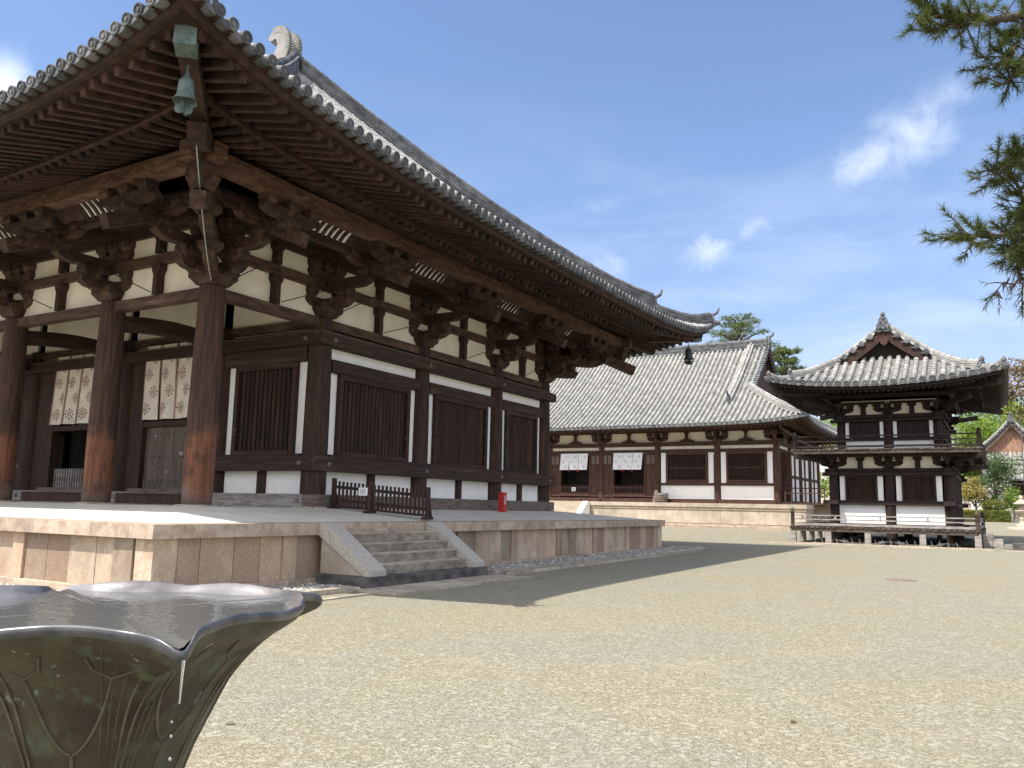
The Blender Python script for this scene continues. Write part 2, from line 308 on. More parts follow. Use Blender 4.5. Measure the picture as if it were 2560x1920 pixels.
finish(m, g, **{'Base Color': col, 'Roughness': g.new('ShaderNodeMapRange', {0: st, 3: 0.48, 4: 0.7}).outputs[0], 'Metallic': 0.12, 'Specular IOR Level': 0.5}, Normal=g.new('ShaderNodeBump', {'Strength': 0.25, 'Distance': 0.006, 'Height': g.noise(pos, 24, 5, 0.6)}).outputs[0])
m, g = special('polished_bronze_rim'); rim_m = m
pos = g.new('ShaderNodeNewGeometry').outputs['Position']
col = g.mix(g.smooth(g.noise(pos, 9, 5, 0.6), 0.35, 0.65), (0.055, 0.058, 0.065), (0.13, 0.13, 0.135))
finish(m, g, **{'Base Color': col, 'Roughness': 0.34, 'Metallic': 0.35}, Normal=g.new('ShaderNodeBump', {'Strength': 0.12, 'Distance': 0.004, 'Height': g.noise(pos, 30, 4, 0.5)}).outputs[0])
m, g = special('wet_lip_sheen'); lip_m = m
pos = g.new('ShaderNodeNewGeometry').outputs['Position']
col = g.mix(g.smooth(g.noise(pos, 9, 5, 0.6), 0.35, 0.65), (0.13, 0.12, 0.118), (0.25, 0.235, 0.23))  # paler base colour paints in the sunlit sheen of the wet lip
finish(m, g, **{'Base Color': col, 'Roughness': 0.28, 'Metallic': 0.25}, Normal=g.new('ShaderNodeBump', {'Strength': 0.15, 'Distance': 0.004, 'Height': g.noise(pos, 40, 4, 0.5)}).outputs[0])
m, g = special('basin_water'); water_m = m
pos = g.new('ShaderNodeNewGeometry').outputs['Position']
hh = g.noise(g.new('ShaderNodeMapping', {0: pos, 3: (1, 1.6, 1)}).outputs[0], 22, 3, 0.5, 0.2)
finish(m, g, **{'Base Color': (0.115, 0.115, 0.11), 'Roughness': 0.04, 'IOR': 1.33, 'Specular IOR Level': 0.5}, Normal=g.new('ShaderNodeBump', {'Strength': 0.3, 'Distance': 0.004, 'Height': hh}).outputs[0])
m, g = special('clear_water'); drop_m = m
finish(m, g, **{'Base Color': (0.9, 0.93, 0.95), 'Roughness': 0.03, 'IOR': 1.33, 'Transmission Weight': 0.85})
def leaf_mat(name, c1, c2, c3=None, trans=0.25):
    m, g = special(name)
    pos = g.new('ShaderNodeNewGeometry').outputs['Position']
    a = g.new('ShaderNodeAttribute', attribute_name='tint').outputs['Fac']
    col = g.mix(g.math('ADD', g.math('MULTIPLY', a, 0.5), 0.5, clamp=True), c1, c2)
    if c3: col = g.mix(g.smooth(g.noise(pos, 0.9, 3, 0.5), 0.45, 0.65), col, c3)
    d = g.new('ShaderNodeBsdfPrincipled', {'Base Color': col, 'Roughness': 0.6, 'Specular IOR Level': 0.3})
    tr = g.new('ShaderNodeBsdfTranslucent', {'Color': g.mix(1.0, col, (1.5, 1.6, 0.8), 'MULTIPLY')})
    mx = g.new('ShaderNodeMixShader', {0: trans, 1: d.outputs[0], 2: tr.outputs[0]})
    g.l.new(mx.outputs[0], g.new('ShaderNodeOutputMaterial').inputs[0]); return m
bark_m = material('bark', (0.055, 0.04, 0.032), (0.13, 0.095, 0.072), (3, 3, 1), 5, 0.9, bump=0.5, bs=14)
needle_m = leaf_mat('pine_needles', (0.028, 0.048, 0.016), (0.12, 0.145, 0.038), (0.085, 0.10, 0.03))
pine_m = leaf_mat('far_pine_needles', (0.05, 0.085, 0.03), (0.17, 0.20, 0.06))
maple_m = leaf_mat('bright_green_leaves', (0.13, 0.20, 0.03), (0.27, 0.34, 0.06), (0.10, 0.17, 0.035))
green_m = leaf_mat('mid_green_leaves', (0.05, 0.085, 0.035), (0.12, 0.17, 0.065))
darkg_m = leaf_mat('dark_green_leaves', (0.03, 0.055, 0.025), (0.075, 0.115, 0.045))
yellow_m = leaf_mat('yellow_green_leaves', (0.20, 0.17, 0.05), (0.36, 0.30, 0.10))
hedge_m = leaf_mat('hedge_leaves', (0.09, 0.11, 0.02), (0.20, 0.22, 0.05))
russet_m = leaf_mat('russet_leaves', (0.13, 0.09, 0.05), (0.24, 0.16, 0.09))

# ---------------------------------------------------------------- roof building
class Frame:
    """local frame of a hall: x along its ridge, y across; quarter turns only"""
    def __init__(s, cx, cy, q=0): s.cx, s.cy, s.q = cx, cy, q; s.c, s.s = round(cos(q * pi / 2)), round(sin(q * pi / 2))
    def p(s, x, y, z): return Vector((s.cx + s.c * x - s.s * y, s.cy + s.s * x + s.c * y, z))
    def d(s, x, y, z=0): return Vector((s.c * x - s.s * y, s.s * x + s.c * y, z))
class Roof:
    def __init__(s, fr, Lx, Dy, runx, P, amp, lam=2.2, gx=None, ov=0.5, tg=None):
        s.fr, s.Lx, s.Dy, s.runx, s.P, s.amp, s.lam, s.gx, s.ov = fr, Lx, Dy, runx, P, amp, lam, gx, ov
        s.tg = tg if tg else (1.0 if gx is None else (Lx - gx) / runx)
    def lift(s, sd, t): return s.amp * exp(-max(sd, 0) / s.lam) * max(0, 1 - t) ** 5
    def pos(s, face, u, t, dz=0.0):
        if face in ('S', 'N'):
            sg = -1 if face == 'S' else 1
            return s.fr.p(u, sg * s.Dy * (1 - t), s.P(t) + s.lift(s.Lx - abs(u), t) + dz)
        sg = 1 if face == 'E' else -1
        return s.fr.p(sg * (s.Lx - t * s.runx), u, s.P(t) + s.lift(s.Dy - abs(u), t) + dz)
    def tmax(s, face, u):
        if face in ('S', 'N'):
            if s.gx is not None and abs(u) <= s.gx + s.ov: return 1.0
            return max(0.0, min(1.0, (s.Lx - abs(u)) / s.runx))
        return max(0.0, min(s.tg, (s.Dy - abs(u)) / s.Dy))
    def half(s, face): return s.Lx if face in ('S', 'N') else s.Dy
    def out(s, face): return {'S': s.fr.d(0, -1), 'N': s.fr.d(0, 1), 'E': s.fr.d(1, 0), 'W': s.fr.d(-1, 0)}[face]
    def along(s, face): return s.fr.d(1, 0) if face in ('S', 'N') else s.fr.d(0, 1)
    def tiles(s, mb, face, sp, r, seg, under=None):
        H = s.half(face); n = int(2 * H / sp); u0 = -n * sp / 2; A = s.along(face)
        run = s.Dy if face in ('S', 'N') else s.runx
        cols = [u0 + i * sp for i in range(n + 1)]
        for u in cols:
            tm = s.tmax(face, u)
            if tm * run < 0.15: continue
            k = max(2, int(tm * run * 1.2 / seg)); prev = None; tt = 0.0
            for i in range(k):
                ta, tb = tm * i / k, tm * (i + 1) / k
                a, b = s.pos(face, u, ta, 0.02), s.pos(face, u, tb, 0.02)
                N = A.cross((b - a).normalized()); N = -N if N.z < 0 else N
                tint = rnd.uniform(-1, 1); vs = []; jx = A * rnd.gauss(0, r * .035); a = a + jx + Vector((0, 0, rnd.gauss(0, r * .03))); b = b + jx
                for c, rr in ((a, r * 1.04), (b, r * 0.90)):
                    for j in range(6):
                        q = pi * (j / 5.0) ; vs.append(c + A * (rr * cos(q)) + N * (rr * sin(q)))
                mb.add(vs, [(j, j + 1, 7 + j, 6 + j) for j in range(5)], tint, True)
                if i > 0: mb.add(vs[:6], [(0, 1, 2, 3, 4, 5)], tint - 0.4, False)
        for i in range(n):
            ua, ub = cols[i], cols[i + 1]; um = (ua + ub) / 2; tm = min(s.tmax(face, ua), s.tmax(face, ub)) if s.tmax(face, um) < 1 else 1.0
            tm = max(tm, min(s.tmax(face, um), 1.0))
            if tm * run < 0.15: continue
            k = max(2, int(tm * run * 1.2 / (seg * 0.8)))
            for j in range(k):
                ta, tb = tm * j / k, tm * (j + 1) / k; tint = rnd.uniform(-2.2, -0.8)  # pans tinted down to paint the shade between cover rows
                a, b = s.pos(face, ua, ta, 0.012), s.pos(face, ub, ta, 0.012); mm = s.pos(face, um, ta, -0.012)
                c, d = s.pos(face, ub, tb, -0.025), s.pos(face, ua, tb, -0.025); m2 = s.pos(face, um, tb, -0.05)
                lo = Vector((0, 0, -0.04))
                mb.add([a, mm, b, c, m2, d, a + lo, mm + lo, b + lo], [(0, 1, 4, 5), (1, 2, 3, 4), (6, 7, 1, 0), (7, 8, 2, 1)], tint, False)
        if under is not None:      # roof boards under the tiles
            N_ = 48
            for i in range(N_):
                ua, ub = -H + 2 * H * i / N_, -H + 2 * H * (i + 1) / N_
                ta, tb = s.tmax(face, ua * 0.9999), s.tmax(face, ub * 0.9999)
                if s.gx is not None and face in 'SN' and (ta == 1.0) != (tb == 1.0):
                    ta = tb = min(ta, tb)
                for j in range(8):
                    f0, f1 = j / 8, (j + 1) / 8
                    under.quad(s.pos(face, ua, ta * f0, -0.09), s.pos(face, ub, tb * f0, -0.09), s.pos(face, ub, tb * f1, -0.09), s.pos(face, ua, ta * f1, -0.09))
    def eave_ends(s, mb, face, sp, r, fine=True):
        H = s.half(face); n = int(2 * H / sp); u0 = -n * sp / 2; A = s.along(face); O = s.out(face); Z = Vector((0, 0, 1))
        cols = [u0 + i * sp for i in range(n + 1)]
        for u in cols:
            c = s.pos(face, u, 0, 0.02); d = (O - Z * 0.12).normalized(); B = A.cross(d).normalized(); nn = 14 if fine else 10; t = rnd.uniform(-1, .6)
            rings = [(0.0, -0.16, 1.0), (0.0, 0.02, 1.0), (0.0, 0.045, 1.0), (0, 0.045, 0.78), (0, 0.03, 0.74), (0, 0.03, 0.42), (0, 0.045, 0.38), (0, 0.045, 0.02)] if fine else [(0, -0.14, 1), (0, 0.04, 1), (0, 0.04, 0.75), (0, 0.028, 0.7), (0, 0.028, 0.02)]
            vs = []; fs = []
            for _, off, k in rings:
                for j in range(nn):
                    q = 2 * pi * j / nn; vs.append(c + d * off + (A * cos(q) + B * sin(q)) * (r * 1.08 * k))
            for i in range(len(rings) - 1):
                for j in range(nn):
                    j2 = (j + 1) % nn; fs.append((i * nn + j, i * nn + j2, (i + 1) * nn + j2, (i + 1) * nn + j))
            mb.add(vs, fs, t, False)
        for i in range(n):
            ua, ub = cols[i], cols[i + 1]; t = rnd.uniform(-1, .4); K = 5; top = []; bot = []
            for j in range(K + 1):
                f = j / K; u = ua + (ub - ua) * f; sag = -0.055 * sin(pi * f)
                p = s.pos(face, u, 0, 0.0) + O * 0.015; top.append(p + Z * (sag + 0.012)); bot.append(p + Z * (sag - 0.062))
            for j in range(K):
                i0 = -O * 0.25
                mb.add([top[j], top[j + 1], bot[j + 1], bot[j], top[j] + i0, top[j + 1] + i0, bot[j] + i0, bot[j + 1] + i0],
                       [(3, 2, 1, 0), (0, 1, 5, 4), (2, 3, 6, 7)], t, False)
def ridge(mb, pts, wd, h, layers=5, cap=0.11, ends=True, seg=0.34):
    """stacked-tile ridge: sawtooth section swept along the points (bottom centre line), round cap tiles on top"""
    pts = [Vector(p) for p in pts]; sec = []
    for i in range(layers):
        z0, z1 = h * i / layers, h * (i + 0.72) / layers; wv = wd / 2 * (1.0 - 0.10 * i / layers)
        sec += [(wv + 0.025, z0), (wv + 0.025, z1), (wv - 0.02, z1 + 0.004)]
    full = [(a, b) for a, b in sec] + [(-a, b) for a, b in reversed(sec)]
    prev = None; n = len(full)
    for i, p in enumerate(pts):
        d = (pts[min(i + 1, len(pts) - 1)] - pts[max(i - 1, 0)]); d.z = 0; d.normalize(); sd = d.cross(Vector((0, 0, 1)))
        ring = [p + sd * a + Vector((0, 0, b)) for a, b in full]
        if prev:
            for k in range(n):
                k2 = (k + 1) % n; mb.add([prev[k], prev[k2], ring[k2], ring[k]], [(0, 1, 2, 3)], rnd.uniform(-1, 1), False)
        if ends and i in (0, len(pts) - 1): mb.add(ring, [tuple(range(n))], 0, False)
        prev = ring
    L = 0
    for i in range(len(pts) - 1):
        a, b = pts[i] + Vector((0, 0, h)), pts[i + 1] + Vector((0, 0, h)); k = max(1, int((b - a).length / seg))
        for j in range(k):
            mb.cyl(a.lerp(b, j / k), a.lerp(b, (j + 1) / k), cap * 1.04, cap * 0.92, 10, rnd.uniform(-1, 1), False)
    for e in (0, -1): mb.cyl(pts[e] + Vector((0, 0, h)), pts[e] + (pts[e] - pts[1 if e == 0 else -2]).normalized() * 0.03 + Vector((0, 0, h)), cap * 1.05, None, 12)
def oni(mb, p, out, wd, h, horn=True):
    """ridge-end ogre tile facing `out` with an upturned bird-perch tile above it"""
    p = Vector(p); out = Vector(out).normalized(); sd = Vector((0, 0, 1)).cross(out).normalized(); Z = Vector((0, 0, 1))
    pro = [(-.62, -.05), (-.55, .25), (-.62, .42), (-.42, .55), (-.34, .9), (-.16, 1.08), (0, 1.14), (.16, 1.08), (.34, .9), (.42, .55), (.62, .42), (.55, .25), (.62, -.05), (.25, 0), (0, .1), (-.25, 0)]
    mb.prism([p + sd * (a * wd) + Z * (b * h) for a, b in pro], out * 0.1)
    for a, b, r in ((-.2, .66, .09), (.2, .66, .09), (0, .45, .1), (0, .2, .14), (-.35, .2, .08), (.35, .2, .08), (0, .92, .08)):
        c = p + sd * (a * wd) + Z * (b * h) + out * 0.09; mb.cyl(c, c + out * 0.06, r * wd * 1.5, r * wd * 1.1, 10)
    if horn:
        b = p + Z * (h * 1.05)
        mb.tube([b - out * 0.15, b + out * 0.12 + Z * 0.03, b + out * 0.3 + Z * 0.14, b + out * 0.38 + Z * 0.34], [wd * .2, wd * .2, wd * .18, wd * .12], 10)

# ---------------------------------------------------------------- eaves
def eaves(root, fr, hx, hy, e, zt, amp, lam, dk, kz, slope, sp, rb, fw, mat, sides='ESNW', dp=0.6, kay=0.13, flying=True):
    """rafters, eave boards and soffit; hx, hy = half sizes of the column rectangle, e = overhang to the tile edge"""
    def W(side, u, d, z):
        return {'E': fr.p(hx + d, u, z), 'W': fr.p(-hx - d, u, z), 'N': fr.p(u, hy + d, z), 'S': fr.p(u, -hy - d, z)}[side]
    def kf(d): return (0.35 + 0.55 * max(0, min(1, (d - dp) / (dk - dp)))) if d <= dk else 0.9 + 0.1 * (d - dk) / (e - dk)
    de = e - 0.30; zf0 = kz + 2 * rb + 0.12; zf1 = zt - 0.22 - fw
    for side in sides:
        h = hy if side in 'EW' else hx; H = h + e
        lf = lambda u, d: amp * exp(-max(H - abs(u), 0) / lam) * kf(d)
        zb = lambda d: kz + rb + slope * (dk - d)
        zfl = lambda d: zf0 + fw / 2 + (zf1 - zf0) * (d - dk) / (de - dk)
        base = MB(); fly = MB(); board = MB(); sof = MB(); kio = MB()
        n = int(2 * (h + dk) / sp); us = [-(n * sp) / 2 + i * sp for i in range(n + 1)]
        for u in us:
            d0 = max(-0.2, abs(u) - h + 0.1); t = rnd.uniform(-1, 1)
            if d0 < dk - 0.05:
                j = lambda: rnd.gauss(0, .010); dz = rnd.gauss(0, .005); a = W(side, u + j(), d0, zb(d0) + lf(u, d0)); b = W(side, u + j(), dk + abs(j()) * 3, zb(dk) + lf(u, dk) + dz); base.tube([a, b], rb * rnd.uniform(.94, 1.03), 8, True, t)
        n = int(2 * (h + de) / sp); us = [-(n * sp) / 2 + i * sp for i in range(n + 1)]
        if flying:
            for u in us:
                d0 = max(dk - 0.15, abs(u) - h + 0.1); t = rnd.uniform(-1, 1)
                if d0 < de - 0.05: j = lambda: rnd.gauss(0, .010); dz = rnd.gauss(0, .006); fly.bar(W(side, u + j(), d0, zfl(d0) + lf(u, d0)), W(side, u + j(), de + j() * 2, zfl(de) + lf(u, de) + dz), fw * 0.9, fw, t)
        N_ = 56
        for i in range(N_):
            ua, ub = -H + 2 * H * i / N_, -H + 2 * H * (i + 1) / N_; um = (ua + ub) / 2
            def strip(mb, d0, d1, zlo, zhi):      # a board running along the eave, following its curve
                P = []
                for (uu, dd) in ((ua, d0), (ub, d0), (ub, d1), (ua, d1)):
                    lim = h + dd; uc = max(-lim, min(lim, uu)); P.append((uc, dd))
                if abs(P[0][0] - P[1][0]) < 1e-4 and abs(P[2][0] - P[3][0]) < 1e-4: return
                mb.hexa([W(side, a, b, zlo + lf(a, b)) for a, b in P] + [W(side, a, b, zhi + lf(a, b)) for a, b in P], 0.0)
            strip(board, e - 0.42, e - 0.14, zt - 0.22, zt - 0.22 + kay)
            strip(board, e - 0.36, e - 0.06, zt - 0.22 + kay, zt - 0.055)
            if flying: strip(kio, dk - 0.09, dk + 0.10, kz + 2 * rb - 0.01, kz + 2 * rb + 0.115)
            for d0, d1, f in ((-0.3, dk / 2, 0), (dk / 2, dk - 0.05, 0), (dk - 0.02, e - 0.25, 1)):
                if f == 1 and not flying: continue
                P = []
                for (uu, dd) in ((ua, d0), (ub, d0), (ub, d1), (ua, d1)):
                    lim = h + dd; uc = max(-lim, min(lim, uu)); P.append(W(side, uc, dd, (zfl(dd) + fw / 2 if f else zb(dd) + rb) + 0.004 + lf(uc, dd)))
                if (P[0] - P[1]).length > 1e-3 or (P[2] - P[3]).length > 1e-3: sof.quad(*P)
        part('base_rafters', base, mat, root)
        if flying: part('flying_rafters', fly, mat, root); part('rafter_end_beam', kio, mat, root)
        part('eave_board', board, mat, root); part('eave_ceiling', sof, mat, root)
def arm(mb, c, axis, L, w, h, t=0.0):
    """bracket arm (boat-shaped) centred at c (bottom), along axis"""
    c = Vector(c); a = Vector(axis).normalized(); s = Vector((0, 0, 1)).cross(a).normalized() * w; Z = Vector((0, 0, 1))
    pro = [(-L / 2, h), (-L / 2, h * .55), (-L / 2 + .05 * L, h * .28), (-L / 2 + .13 * L, h * .06), (-L / 2 + .2 * L, 0), (L / 2 - .2 * L, 0), (L / 2 - .13 * L, h * .06), (L / 2 - .05 * L, h * .28), (L / 2, h * .55), (L / 2, h)]
    mb.prism([c + a * x + Z * z - s / 2 for x, z in pro], s, t)
def block(mb, c, w, h, t=0.0, d=None):
    """bearing block: tapered foot, square top; c = bottom centre"""
    x, y, z = c; d = d or w; k = .68
    lv = [(k, 0), (.80, h * .2), (1, h * .45), (1, h)]
    vs = []
    for f, zz in lv:
        vs += [(x - w / 2 * f, y - d / 2 * f, z + zz), (x + w / 2 * f, y - d / 2 * f, z + zz), (x + w / 2 * f, y + d / 2 * f, z + zz), (x - w / 2 * f, y + d / 2 * f, z + zz)]
    fs = [(3, 2, 1, 0), (12, 13, 14, 15)]
    for i in range(3):
        for k_ in range(4): fs.append((i * 4 + k_, i * 4 + (k_ + 1) % 4, i * 4 + 4 + (k_ + 1) % 4, i * 4 + 4 + k_))
    mb.add(vs, fs, t, False)
# ================================================================ ground
def gz(y): return -0.08 if y < 0 else (-0.08 + 0.08 * y / 18 if y < 18 else 0.0105 * (min(y, 60) - 18))
def sst(v, a, b):
    v = max(0, min(1, (v - a) / (b - a))); return v * v * (3 - 2 * v)
def gz2(x, y): return gz(y) + 0.57 * sst(x, 6, 11) * max(0, min(1, (y - 36) / 26))      # the garden side lies higher
mb = MB(); xs_g = [-700, -120, -40, -10, 6, 7, 8, 9, 10, 11, 20, 40, 120, 700]; ys_g = [-700, -60, -14, 0, 18, 30, 36, 45, 53, 60, 62, 120, 900]
for i in range(len(xs_g) - 1):
    for j in range(len(ys_g) - 1):
        a, b, c, d = xs_g[i], xs_g[i + 1], ys_g[j], ys_g[j + 1]
        mb.quad((a, c, gz2(a, c)), (b, c, gz2(b, c)), (b, d, gz2(b, d)), (a, d, gz2(a, d)))
tag(part('gravel_court', mb, gravel_m), kind='structure')
SH = 0.297
XS = [-v * SH for v in (0, 11, 24, 39, 55, 70, 83, 94)]; YS = [v * SH for v in (0, 11, 24.5, 38, 49)]
XW = XS[-1]; YN = YS[-1]; CX, CY = XW / 2, YN / 2; CB, CT = 1.25, 5.77
# ================================================================ stone podium of the main hall
PE, PS, PN, PW = 3.31, -3.44, 17.98, XW - 3.31
podium = thing('stone_podium', 'broad tan stone podium carrying the large dark temple hall', 'podium', (CX, CY, 0))
cop = MB(); fac = MB(); bas = MB(); flo = MB()
def edge_run(a, b, fixed, axis, sgn):
    """stones along one podium face; axis 'x' faces +-y, axis 'y' faces +-x"""
    def bx(m, u0, u1, d0, d1, z0, z1, t):   # d measured outward from the edge
        lo, hi = sorted((fixed + sgn * d0, fixed + sgn * d1))
        if axis == 'y': m.box(lo, hi, u0, u1, z0, z1, t)
        else: m.box(u0, u1, lo, hi, z0, z1, t)
    u = a
    while u < b - 0.01:
        L = min(rnd.uniform(1.2, 1.9), b - u); L = b - u if b - u - L < 0.5 else L
        bx(cop, u + 0.003, u + L - 0.003, -0.55, 0.0, 0.79, 1.0, rnd.uniform(-1, 1)); u += L
    u = a; k = 0
    while u < b - 0.02:
        post = k % 5 == 4; L = 0.32 if post else rnd.uniform(0.40, 0.72); L = min(L, b - u)
        if b - u - L < 0.25: L = b - u
        bx(fac, u + 0.007, u + L - 0.007, -0.40, -0.10 if post else -0.135 - rnd.uniform(0, .010), 0.04, 0.788, rnd.uniform(-1, 1)); u += L; k += 1
    u = a
    while u < b - 0.01:
        L = min(rnd.uniform(0.9, 1.5), b - u); L = b - u if b - u - L < 0.4 else L
        bx(bas, u + 0.003, u + L - 0.003, -0.4, 0.02, -0.12, 0.038, rnd.uniform(-1, 1)); u += L
edge_run(PS + 0.56, PN - 0.56, PE, 'y', 1); edge_run(PS + 0.56, PN - 0.56, PW, 'y', -1)
edge_run(PW + .56, PE - .56, PS, 'x', -1); edge_run(PW + .56, PE - .56, PN, 'x', 1)
for cx_, sx in ((PE, 1), (PW, -1)):
    for cy_, sy in ((PS, -1), (PN, 1)):
        def cb(m, d, z0, z1, L, t):
            xa, xb = sorted((cx_ - sx * d, cx_ - sx * L)); ya, yb = sorted((cy_ - sy * d, cy_ - sy * L)); m.box(xa, xb, ya, yb, z0, z1, t)
        cb(cop, 0, .79, 1.0, .557, .3); cb(fac, .10, .04, .788, .50, .9); cb(fac, .14, .04, .788, .558, .2); cb(bas, -.02, -.12, .038, .557, 0)
fx0, fx1, fy0, fy1 = PW + 0.45, PE - 0.45, PS + 0.45, PN - 0.45; ix0, ix1, iy0, iy1 = XW - 0.5, 0.5, -0.5, YN + 0.5
o_ = [(fx0, fy0, 1.004), (fx1, fy0, 1.004), (fx1, fy1, 1.004), (fx0, fy1, 1.004)]; i_ = [(ix0, iy0, 1.235), (ix1, iy0, 1.235), (ix1, iy1, 1.235), (ix0, iy1, 1.235)]
for k in range(4): flo.quad(o_[k], o_[(k + 1) % 4], i_[(k + 1) % 4], i_[k])
flo.quad(*i_)
e2 = [(x + (0.45 - .06) * sx, y + (0.45 - .06) * sy, 1.002) for (x, y, z), sx, sy in zip(o_, (-1, 1, 1, -1), (-1, -1, 1, 1))]
cst = MB(); cst.lathe([(0.001, .055), (0.40, .05), (0.46, .03), (0.50, -.02)], (0, 0, 0), 20); cst = cst.mesh('column_base_stone', stone_s)
part('coping', cop, stone_c, podium); part('facing_stones', fac, stone_f, podium); part('base_course', bas, stone_c, podium)
part('floor', flo, floor_m, podium); 
for x in XS:
    for y in (YS[0], YS[1]): inst('column_base_stone', cst, podium, (x, y, 1.225))
# ---- stairs on the east side
st = thing('stone_stairs', 'short flight of stone steps with sloping granite side slabs beside the podium', 'stairs', (4.0, 1.8, -.08))
S0, S1 = -0.02, 3.64
for i, (zt_, xf) in enumerate(((0.12, 4.62), (0.305, 4.37), (0.478, 4.135), (0.65, 3.90), (0.828, 3.665))):
    mb = MB()
    if i == 0:
        mb.box(3.335, 4.62, S0 - .03, S1 + .03, -.1, 0.12)
    else:
        u = S0 + .42
        for L in ((1.75, 1.07) if i % 2 else (2.1, .72)):
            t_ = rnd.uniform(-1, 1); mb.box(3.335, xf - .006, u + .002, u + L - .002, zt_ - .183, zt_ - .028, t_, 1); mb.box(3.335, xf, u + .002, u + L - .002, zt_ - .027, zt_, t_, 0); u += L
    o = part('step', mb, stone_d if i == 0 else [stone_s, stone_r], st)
    if i == 0: tag(o, 'dark stained bottom step')
for y0 in (S0, S1 - .42):
    mb = MB(); mb.prism([(3.322, y0, 1.008), (3.43, y0, 1.008), (4.55, y0, 0.22), (4.55, y0, 0.123), (4.40, y0, 0.123), (3.322, y0, 0.78)], (0, .42, 0)); part('side_slab', mb, stone_g, st)
    mb = MB(); mb.prism([(3.345, y0 + .06, .76), (3.345, y0 + .06, .123), (4.38, y0 + .06, .123)], (0, .3, 0)); part('side_panel', mb, stone_p, st)
# ---- gutter, kerbs, landing slab
def kerb(name, *boxes, mat=stone_s, lab=None):
    mb = MB()
    for (x0, x1, y0, y1, z1) in boxes:
        along_y = (y1 - y0) > (x1 - x0); a, b = (y0, y1) if along_y else (x0, x1); u = a
        while u < b - .01:
            L = min(rnd.uniform(.9, 1.6), b - u); L = b - u if b - u - L < .4 else L
            j = rnd.uniform(-.008, .008)
            if along_y: mb.box(x0 + j, x1 + j, u + .004, u + L - .004, -.25, z1 + j * .6 + rnd.uniform(-.004, .004), rnd.uniform(-1, 1))
            else: mb.box(u + .004, u + L - .004, y0 + j, y1 + j, -.25, z1 + j * .6, rnd.uniform(-1, 1))
            u += L
    return tag(part(name, mb, mat), lab, kind='structure')
kerb('gutter_kerb', (4.46, 4.60, 4.0, 18.9, .03), (PW, 4.45, 18.76, 18.9, .06), (4.48, 4.62, -5.2, -.50, .0), (PW, 4.47, -5.2, -5.06, .0))
kerb('flush_kerb', (5.04, 5.15, -5.2, -.6, -.055), (4.86, 4.95, 4.0, 18.9, .002))
kerb('paving_slab', (4.64, 5.55, -.5, 3.95, -.045), mat=stone_s)
peb = MB()
def pebbles(x0, x1, y0, y1, n, z=-.055):
    for _ in range(n):
        x, y, r = rnd.uniform(x0, x1), rnd.uniform(y0, y1), rnd.uniform(.025, .065); z = gz(y) + .005; a = rnd.uniform(0, 6.28); k = rnd.uniform(.6, 1)
        vs = [(x + r * cos(a + q * pi / 2.5) * rnd.uniform(.8, 1.1), y + r * k * sin(a + q * pi / 2.5) * rnd.uniform(.8, 1.1), z) for q in range(5)]
        vs += [(x + .5 * r * cos(a + q * pi / 2.5 + .3), y + .5 * k * r * sin(a + q * pi / 2.5 + .3), z + r * rnd.uniform(.5, .9)) for q in range(5)]
        peb.add(vs, [(q, (q + 1) % 5, 5 + (q + 1) % 5, 5 + q) for q in range(5)] + [(5, 6, 7, 8, 9)], rnd.uniform(-1, 1), True)
pebbles(3.36, 4.45, 3.7, 18.7, 4700); pebbles(3.36, 4.46, -5.0, -.1, 1500); pebbles(-4, 3.3, -5.0, -3.5, 2200)
tag(part('gutter_pebbles', peb, pebble_m), 'loose grey pebbles lying in the gutter at the podium foot', 'pebbles', kind='stuff')
mb = MB(); mb.hexa([(3.34, 3.67, -.2), (4.45, 3.67, -.2), (4.45, 18.75, -.2), (3.34, 18.75, -.2), (3.34, 3.67, gz(3.67) + .008), (4.45, 3.67, gz(3.67) + .008), (4.45, 18.75, gz(18.75) + .008), (3.34, 18.75, gz(18.75) + .008)]); mb.box(3.34, 4.47, -5.04, -.06, -.2, -.072); mb.box(-4, 3.335, -5.04, -3.5, -.2, -.072)
tag(part('gutter_bed', mb, pebble_m), kind='structure')
def cover(x, y, r, z, label):
    mb = MB(); mb.lathe([(.001, .012), (r * .86, .012), (r * .88, .006), (r * .92, .006), (r * .94, .014), (r, .012), (r * 1.02, -.02)], (x, y, z), 32)
    return tag(part('drain_cover', mb, rust_m, None, (x, y, z)), label, 'drain cover')
cover(11.96, 8.72, .31, gz(8.7), 'round rusty cover plate lying in the open sunlit gravel')
cover(5.86, 3.86, .17, gz(3.86), 'small round cover plate in the shaded gravel by the steps')

# ================================================================ main hall
hall = thing('temple_hall', 'huge dark timber temple hall with white plaster and heavy bracketed eaves, closest to the viewer', 'temple', (CX, CY, 1.24))
colpos = [(x, y) for y in (YS[0], YS[1], YN) for x in XS] + [(x, y) for x in (0, XW) for y in (YS[2], YS[3])]
def column_mesh(r0, r1, h, n=24): 
    mb = MB(); mb.lathe([(.001, 0), (r0 * .97, 0), (r0, .25), (r0 * 1.0, h * .35), (r0 * .97, h * .6), (r1 * 1.02, h * .9), (r1, h - .05), (r1 * .93, h), (.001, h)], (0, 0, 0), n); return mb
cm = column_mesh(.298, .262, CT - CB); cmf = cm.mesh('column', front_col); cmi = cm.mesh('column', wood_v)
for x, y in colpos: inst('column', cmf if y == 0 else cmi, hall, (x, y, CB))

